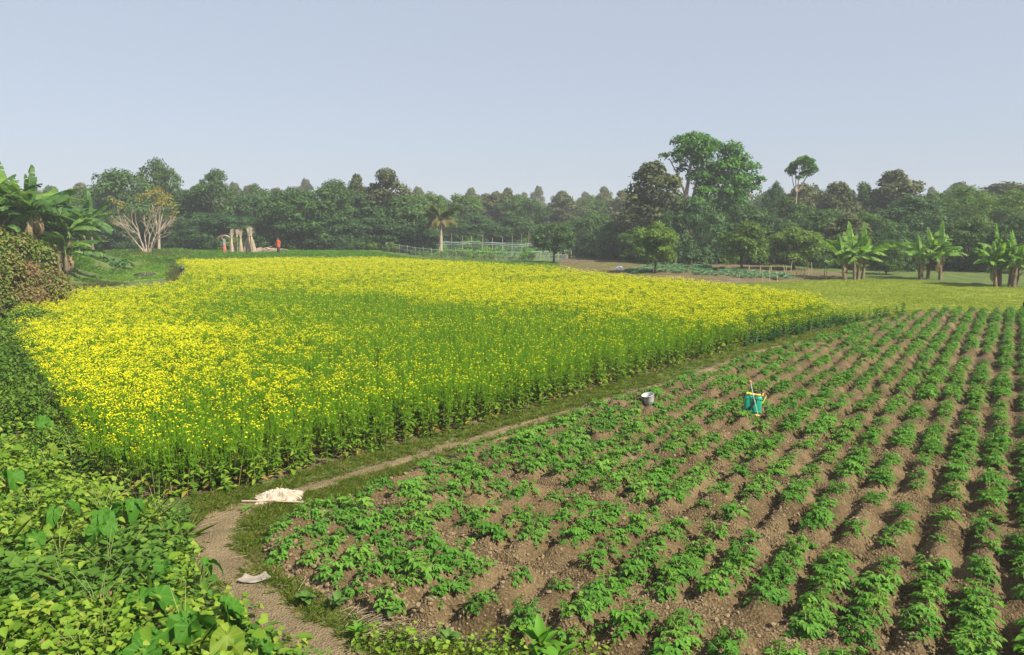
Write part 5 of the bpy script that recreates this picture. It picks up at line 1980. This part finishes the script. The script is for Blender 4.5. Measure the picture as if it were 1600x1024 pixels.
# ------------------------------------------------------------------ CABBAGE PATCH with stakes
cab = []
for k in range(3):
    r_ = np.random.RandomState(995 + k)
    g = G()
    for ring_, (nl, el, L) in enumerate(((7, .25, .30), (6, .7, .26), (5, 1.15, .2))):
        a = np.arange(nl) * 6.283 / nl + r_.rand() * 3
        d_ = np.stack([np.cos(a) * math.cos(el), np.sin(a) * math.cos(el), np.full(nl, math.sin(el))], 1)
        V_, F_ = leaves(np.zeros((nl, 3)) + [0, 0, .03], d_, np.stack([-np.cos(a) * .3, -np.sin(a) * .3, np.ones(nl)], 1), L, L * .75, .15, .1, .4, .8)
        g.add(V_, F_, 0, np.repeat(r_.rand(nl), 2))
    cab.append(g.mesh('cabbage_leaves', M['cabbage']))
CAB = [P(975, 424), P(1010, 417), P(1040, 413), P(1085, 416), P(1150, 424), P(1205, 429), P(1245, 433), P(1225, 439), P(1165, 437), P(1100, 432), P(1040, 427), P(985, 430)]
x, y = jgrid(CAB, .72)
q_ = np.argsort(np.hypot(x, y))[:298]
for i in q_:
    o = obj('cabbage_plant', cab[i % 3], None, (x[i], y[i], gz1(x[i], y[i]) + .06), (0, 0, rs.rand() * 6), rs.uniform(.85, 1.3))
    tag(o, 'blue-green cabbage plant in the patch beyond the yellow field', 'cabbage', 'cabbages in the staked patch')
STK = [(1045, 414), (1056, 416), (1064, 414), (1072, 413), (1171, 428), (1188, 427), (1205, 426), (1225, 427), (1245, 433), (1252, 434), (1256, 433), (1191, 442), (1214, 441), (1180, 441), (1154, 439), (1168, 430), (1263, 431), (1288, 434), (1291, 436), (1236, 425), (1202, 426), (1202, 440), (1227, 435), (1268, 429)]
for px, py in STK:
    x, y = P(px, py, 0.04)
    e = pole(None, x, y, rs.uniform(.55, 1.0), .028, 'bamboo_stake')
    tag(e, 'thin bamboo stake standing round the cabbage patch', 'stake', 'bamboo stakes round the cabbage patch')


def lump(r_, a, b, c, seed, sub=3, amp=.12):
    bm = bmesh.new()
    bmesh.ops.create_icosphere(bm, subdivisions=sub, radius=1)
    rr = np.random.RandomState(seed)
    fr = rr.normal(size=(6, 3)) * 3
    ph = rr.rand(6) * 6
    for v in bm.verts:
        s_ = 1 + amp * sum(math.sin(v.co.dot(Vector(fr[k])) + ph[k]) for k in range(6)) / 3
        v.co = Vector((v.co.x * a * s_, v.co.y * b * s_, v.co.z * c * s_ if v.co.z > -.4 else -.4 * c))
    me = bpy.data.meshes.new('lump')
    bm.to_mesh(me)
    bm.free()
    for p in me.polygons:
        p.use_smooth = True
    return me


M['whitesack'] = plain('white_plastic_sack', (.74, .74, .72), .5, 0, .4, 4, (.6, .6, .6), .3)
me = lump(r, .30, .22, .24, 3)
me.materials.append(M['whitesack'])
x, y = P(968, 423, .05)
tag(obj('white_sack', me, None, (x, y, .18)), 'small white sack lying at the edge of the cabbage patch', 'sack')
g = G()
add_tube(g, [(0, 0, -.2), (.01, 0, .25), (.0, .01, .5)], [.15, .14, .13], 10)
x, y = P(1600, 489)
tag(obj('wooden_post', g.mesh('wooden_post', plain('dark_wood', (.06, .045, .045), .9, 0, .2, 8, (.03, .025, .025), .4)), None, (x + .06, y, gz1(x, y))), 'short dark wooden post at the far right corner of the potato field', 'post')

# scarecrow pot on a stick
x, y = P(286, 441)
e = empty('scarecrow', (x, y, gz1(x, y)), 'dark pot set on a crossed stick at the notch of the mustard field', 'scarecrow')
hs_ = zat(416, y) - gz1(x, y)
bm = bmesh.new()
bmesh.ops.create_uvsphere(bm, u_segments=16, v_segments=12, radius=.17)
for v in bm.verts:
    v.co.z *= 1.1
    if v.co.z < -.1:
        v.co.x *= .6
        v.co.y *= .6
        v.co.z -= .06
me = bpy.data.meshes.new('pot')
bm.to_mesh(me)
bm.free()
me.materials.append(plain('sooty_pot', (.022, .022, .026), .35, 0, .5, 5, (.04, .04, .045)))
for p in me.polygons:
    p.use_smooth = True
obj('pot', me, e, (-.02, 0, hs_ - .17), (.1, .25, 0))
g = G()
add_tube(g, [(0, 0, -.2), (.02, 0, hs_ * .5), (0, 0, hs_ - .2)], [.03, .028, .025], 6)
obj('stick', g.mesh('stick', M['bark'], True), e)
g = G()
V_, F_ = tube([(-.22, 0, hs_ - .55), (0, 0, hs_ - .42), (.2, 0, hs_ - .5)], [.06, .07, .05], 8)
g.add(V_, F_)
add_tube(g, [(-.12, 0, hs_ - .8), (-.05, .0, hs_ - .45)], [.07, .05], 6)
add_tube(g, [(.1, 0, hs_ - .85), (.05, .0, hs_ - .45)], [.05, .05], 6)
obj('rag', g.mesh('rag', plain('dark_green_rag', (.03, .05, .035), .9)), e)

# ------------------------------------------------------------------ SPRAYER in the potato field
M['tank'] = plain('green_plastic', (.012, .30, .17), .35, 0, .5, 3, (.010, .25, .14))
M['yellow'] = plain('yellow_plastic', (.68, .55, .06), .5, 0, .4, 4, (.6, .45, .05))
M['black'] = plain('black_rubber', (.02, .02, .02), .6, 0, .3, 5, (.035, .03, .03))
M['lance'] = plain('pale_lance_tube', (.45, .55, .52), .35, .2, .5, 5, (.5, .52, .45))
M['orange'] = plain('orange_nozzle', (.75, .22, .10), .5, 0, .4, 6, (.7, .3, .2))


def rbox(name, a, b, c, mat, parent, loc=(0, 0, 0), rot=(0, 0, 0), bev=.03, taper=1.0, seg=3):
    bm = bmesh.new()
    bmesh.ops.create_cube(bm, size=1)
    for v in bm.verts:
        f = taper if v.co.z > 0 else 1
        v.co = Vector((v.co.x * a * f, v.co.y * b * f, v.co.z * c))
    bmesh.ops.bevel(bm, geom=bm.edges[:], offset=bev, segments=seg, affect='EDGES', profile=.5)
    me = bpy.data.meshes.new(name)
    bm.to_mesh(me)
    bm.free()
    me.materials.append(mat)
    for p in me.polygons:
        p.use_smooth = True
    return obj(name, me, parent, loc, rot)


def part_tube(name, pts, rad, mat, parent, n=8):
    g = G()
    add_tube(g, pts, rad, n)
    return obj(name, g.mesh(name, mat, True), parent)


x, y = P(1174, 655, .05)
zS = .13
sp = empty('sprayer', (x, y, zS), 'green knapsack sprayer tank standing among the potato rows', 'sprayer', None, R(-8))
sp.rotation_euler = (R(-4), R(4), R(-12))
rbox('tank', .36, .19, .40, M['tank'], sp, (0, 0, .24), bev=.05, taper=.94)
for zz in (.10, .37):
    rbox('band', .372 - .06 * zz, .20, .022, M['tank'], sp, (0, 0, zz), bev=.010)
rbox('rim', .30, .16, .035, M['yellow'], sp, (-.01, 0, .455), bev=.012)
g = G()
add_tube(g, [(.06, .04, .46), (.06, .04, .52)], [.07, .065], 14)
obj('cap', g.mesh('cap', M['black'], True), sp)
rbox('base', .34, .18, .05, M['yellow'], sp, (-.02, -.01, .022), bev=.015)
part_tube('pump_rod', [(.17, .10, .05), (.19, .10, .3), (.16, .12, .56)], .012, M['black'], sp)
part_tube('lever', [(.17, -.04, .28), (.215, -.03, .36), (.25, -.02, .46)], .012, M['yellow'], sp)
part_tube('lever', [(.17, -.04, .44), (.18, -.02, .50)], .012, M['yellow'], sp)
part_tube('hose', [(-.16, -.07, .05), (-.13, -.12, .14), (-.03, -.125, .22), (.05, -.125, .30), (.06, -.125, .42), (.02, -.12, .47)], .011, M['black'], sp)
part_tube('strap', [(.02, -.105, .44), (.0, -.12, .28), (-.07, -.115, .1), (-.12, -.10, .04)], .014, M['black'], sp)
ln = part_tube('lance', [(.12, -.125, .02), (.0, -.13, .36), (-.105, -.10, .70)], .009, M['lance'], sp)
g = G()
add_tube(g, [(-.105, -.10, .70), (-.112, -.10, .72), (-.125, -.11, .745)], [.014, .024, .016], 8)
obj('nozzle', g.mesh('nozzle', M['orange'], True), ln)
part_tube('outlet_pipe', [(-.15, -.05, .04), (-.20, -.10, .02), (-.24, -.15, .05)], .016, M['black'], sp)
# dark rag and pipe lying behind the sprayer
x2, y2 = P(1192, 624, .1)
me = lump(r, .13, .10, .08, 8, 3, .25)
me.materials.append(plain('dark_rag', (.05, .045, .045), .85, 0, .2, 12, (.12, .09, .07)))
tag(obj('dark_rag', me, None, (x2, y2, float(psoil(np.array([x2]), np.array([y2]))[0]) + .04)), 'crumpled dark rag on the ridge just behind the green sprayer', 'rag')

# bucket
M['metal'] = plain('dull_metal', (.46, .45, .43), .5, .3, .5, 6, (.36, .35, .34), .1)
x, y = P(1015, 637, .03)
bk = empty('bucket', (x, y, .09), 'dented grey metal bucket standing at the edge of the footpath and potatoes', 'bucket')
bk.rotation_euler = (R(6), R(-13), 0)
n = 28
th = np.linspace(0, 2 * np.pi, n, endpoint=False)
prof = [(0.0, .0), (.085, .0), (.092, .01), (.100, .06), (.118, .15), (.132, .235), (.142, .245), (.144, .252), (.138, .256), (.128, .246), (.112, .15), (.094, .06), (.086, .012), (0.0, .010)]
V_ = np.concatenate([np.stack([np.cos(th) * a * (1 + .02 * np.cos(th * 2 + 1)), np.sin(th) * a, 0 * th + h], 1) for a, h in prof])
F_ = [(i * n + j, i * n + (j + 1) % n, (i + 1) * n + (j + 1) % n, (i + 1) * n + j) for i in range(len(prof) - 1) for j in range(n)]
obj('body', G().add(V_, F_).mesh('bucket_body', M['metal'], True), bk)
a = np.linspace(0, np.pi, 13)
part_tube('handle', np.stack([.143 * np.cos(a), .143 * np.sin(a) * .98 + .004, .25 - .03 * np.sin(a)], 1), .004, M['metal'], bk, 6)
for sx in (-1, 1):
    rbox('ear', .012, .03, .035, M['metal'], bk, (sx * .140, 0, .245), bev=.004)

# ------------------------------------------------------------------ WHITE CLOTH, stick and scrap on the path
w, t, N, K = newmat('cream_cloth')
b = N('BsdfPrincipled')
tc = N('TexCoord')
no = N('TexNoise')
no.inputs['Scale'].default_value = 9
no.inputs['Detail'].default_value = 5
K(tc.outputs['Object'], no.inputs['Vector'])
rp = N('ValToRGB')
ramp_set(rp, [(.42, .36, .28), (.31, .25, .175), (.12, .09, .06)])  # brown stains, deepened so the colour also carries shade of the folds
for e_, p_ in zip(rp.color_ramp.elements, (.45, .62, .8)):
    e_.position = p_
K(no.outputs[0], rp.inputs[0])
K(rp.outputs[0], b.inputs['Base Color'])
b.inputs['Roughness'].default_value = .85
b.inputs['Specular IOR Level'].default_value = .15
o = N('OutputMaterial')
K(b.outputs[0], o.inputs['Surface'])
x, y = P(437, 774, .05)
nu, nv = 90, 60
U_, W_ = np.meshgrid(np.linspace(-1, 1, nu), np.linspace(-1, 1, nv))
ang = np.arctan2(W_, U_)
edge = 1 - .14 * fbm(np.cos(ang) * 3 + 5, np.sin(ang) * 3 + 5, .8, 61) * 2
rr = np.maximum(np.abs(U_), np.abs(W_))
sx_ = U_ * edge * .40
sy_ = W_ * edge * .26
sx_ = sx_ + .03 * (fbm(U_ * 3, W_ * 3, .8, 65) - .5)
base = np.clip(1 - (U_ ** 2 * .8 + W_ ** 2 * .8), 0, 1) ** .6
arc = np.hypot((U_ - .25) * 1.1, (W_ + .35) * 1.2)
f1 = 1 - np.abs(2 * (fbm(U_, W_, .45, 62) - .5)) * 2
f2 = .5 + .5 * np.cos(arc * 17 + 2 * fbm(U_, W_, .8, 66))
f3 = np.cos((U_ * 1.0 + W_ * 2.2) * 7 + 4 * fbm(U_, W_, .7, 67))
zc = .012 + base * .72 * (.07 + .09 * f1 * base + .06 * f2 * np.exp(-(arc / .7) ** 2) + .035 * f3)
V_ = np.stack([sx_, sy_, zc + .012 * (fbm(U_ * 8, W_ * 8, 1, 63) - .5)], -1).reshape(-1, 3)
I = np.arange(nu * nv).reshape(nv, nu)
F_ = np.stack([I[:-1, :-1], I[:-1, 1:], I[1:, 1:], I[1:, :-1]], -1).reshape(-1, 4)
V2 = V_.copy()
V2[:, 2] -= .012
rim = np.concatenate([I[0, :], I[1:, -1], I[-1, -2::-1], I[-2:0:-1, 0]])
Fr = [(rim[i], rim[(i + 1) % len(rim)], rim[(i + 1) % len(rim)] + nu * nv, rim[i] + nu * nv) for i in range(len(rim))]
g = G()
g.add(np.vstack([V_, V2]), np.vstack([F_, F_[:, ::-1] + nu * nv, np.array(Fr)]))
tag(obj('white_cloth', g.mesh('white_cloth', w, True), None, (x, y, gz1(x, y) + .02), (0, 0, R(14))), 'crumpled cream-white cloth lying on the footpath at the mustard corner', 'cloth')
g = G()
pa, pb = np.array(P(378, 787)), np.array(P(478, 789))
mid_ = (pa + pb) / 2
add_tube(g, [(pa[0], pa[1], gz1(*pa) + .05), (mid_[0], mid_[1], gz1(*mid_) + .06), (pb[0], pb[1], gz1(*pb) + .05)], [.012, .014, .011], 7)
tag(obj('wooden_stick', g.mesh('wooden_stick', M['bamboo'], True)), 'thin wooden stick on the path along the lower hem of the white cloth', 'stick')
x, y = P(398, 912)
U_, W_ = np.meshgrid(np.linspace(-1, 1, 16), np.linspace(-1, 1, 9))
V_ = np.stack([U_ * .15 * (1 - .25 * W_), W_ * .06 + .04 * U_ ** 2, .015 + .03 * np.abs(U_) ** 2 + .015 * (fbm(U_, W_, .5, 68) - .5) + .02 * (W_ > .5)], -1).reshape(-1, 3)
I = np.arange(16 * 9).reshape(9, 16)
F_ = np.stack([I[:-1, :-1], I[:-1, 1:], I[1:, 1:], I[1:, :-1]], -1).reshape(-1, 4)
V2 = V_.copy()
V2[:, 2] -= .004
tag(obj('plastic_scrap', G().add(np.vstack([V_, V2]), np.vstack([F_, F_[:, ::-1] + 144])).mesh('plastic_scrap', plain('grey_scrap', (.17, .145, .11), .6, 0, .3, 8, (.32, .28, .22)), True), None, (x, y, gz1(x, y) + .03), (0, 0, R(12))), 'curled grey scrap lying across the bare path', 'scrap')

# dry straw and twigs on the weedy near verge
g = G()
for k in range(110):
    px_, py_ = rs.uniform(540, 700), rs.uniform(955, 1010)
    if rs.rand() < .22:
        px_, py_ = rs.uniform(330, 480), rs.uniform(790, 960)
    x, y = P(px_, py_)
    a = rs.rand() * 6.283
    L = rs.uniform(.05, .16)
    z = gz1(x, y) + .03
    add_tube(g, [(x - math.cos(a) * L, y - math.sin(a) * L, z), (x, y, z + .02), (x + math.cos(a) * L, y + math.sin(a) * L, z + rs.uniform(0, .04))], .0025, 3)
tag(obj('dry_straw', g.mesh('dry_straw', M['bamboo'])), kind='stuff')
# pebbles on the path
x, y = jgrid([P(300, 850), P(330, 790), P(420, 780), P(470, 1000), P(620, 1100), P(440, 1000)], .07)
k = (dline(PATHC, x, y)[0] < .45) & (rs.rand(len(x)) < .3)
x, y = x[k], y[k]
n = len(x)
s = .006 + .018 * rs.rand(n) ** 3
scatter('path_crumbs', np.stack([x, y, gz(x, y) + .02], 1), rot_z(n, .5), s, rs.randint(0, 5, n), cl)

# ------------------------------------------------------------------ HAZE
HZ = 0.0009
bm = bmesh.new()
bmesh.ops.create_cube(bm, size=1)
me = bpy.data.meshes.new('haze')
bm.to_mesh(me)
bm.free()
w, t, N, K = newmat('haze_air')
pv = N('VolumePrincipled')
pv.inputs['Color'].default_value = (.86, .90, .93, 1)
pv.inputs['Density'].default_value = HZ
pv.inputs['Anisotropy'].default_value = 0.0
o = N('OutputMaterial')
K(pv.outputs[0], o.inputs['Volume'])
me.materials.append(w)
hz = obj('haze', me, None, (0, 230, 7.6), (0, 0, 0), (904, 584, 18.0))
tag(hz, kind='stuff')
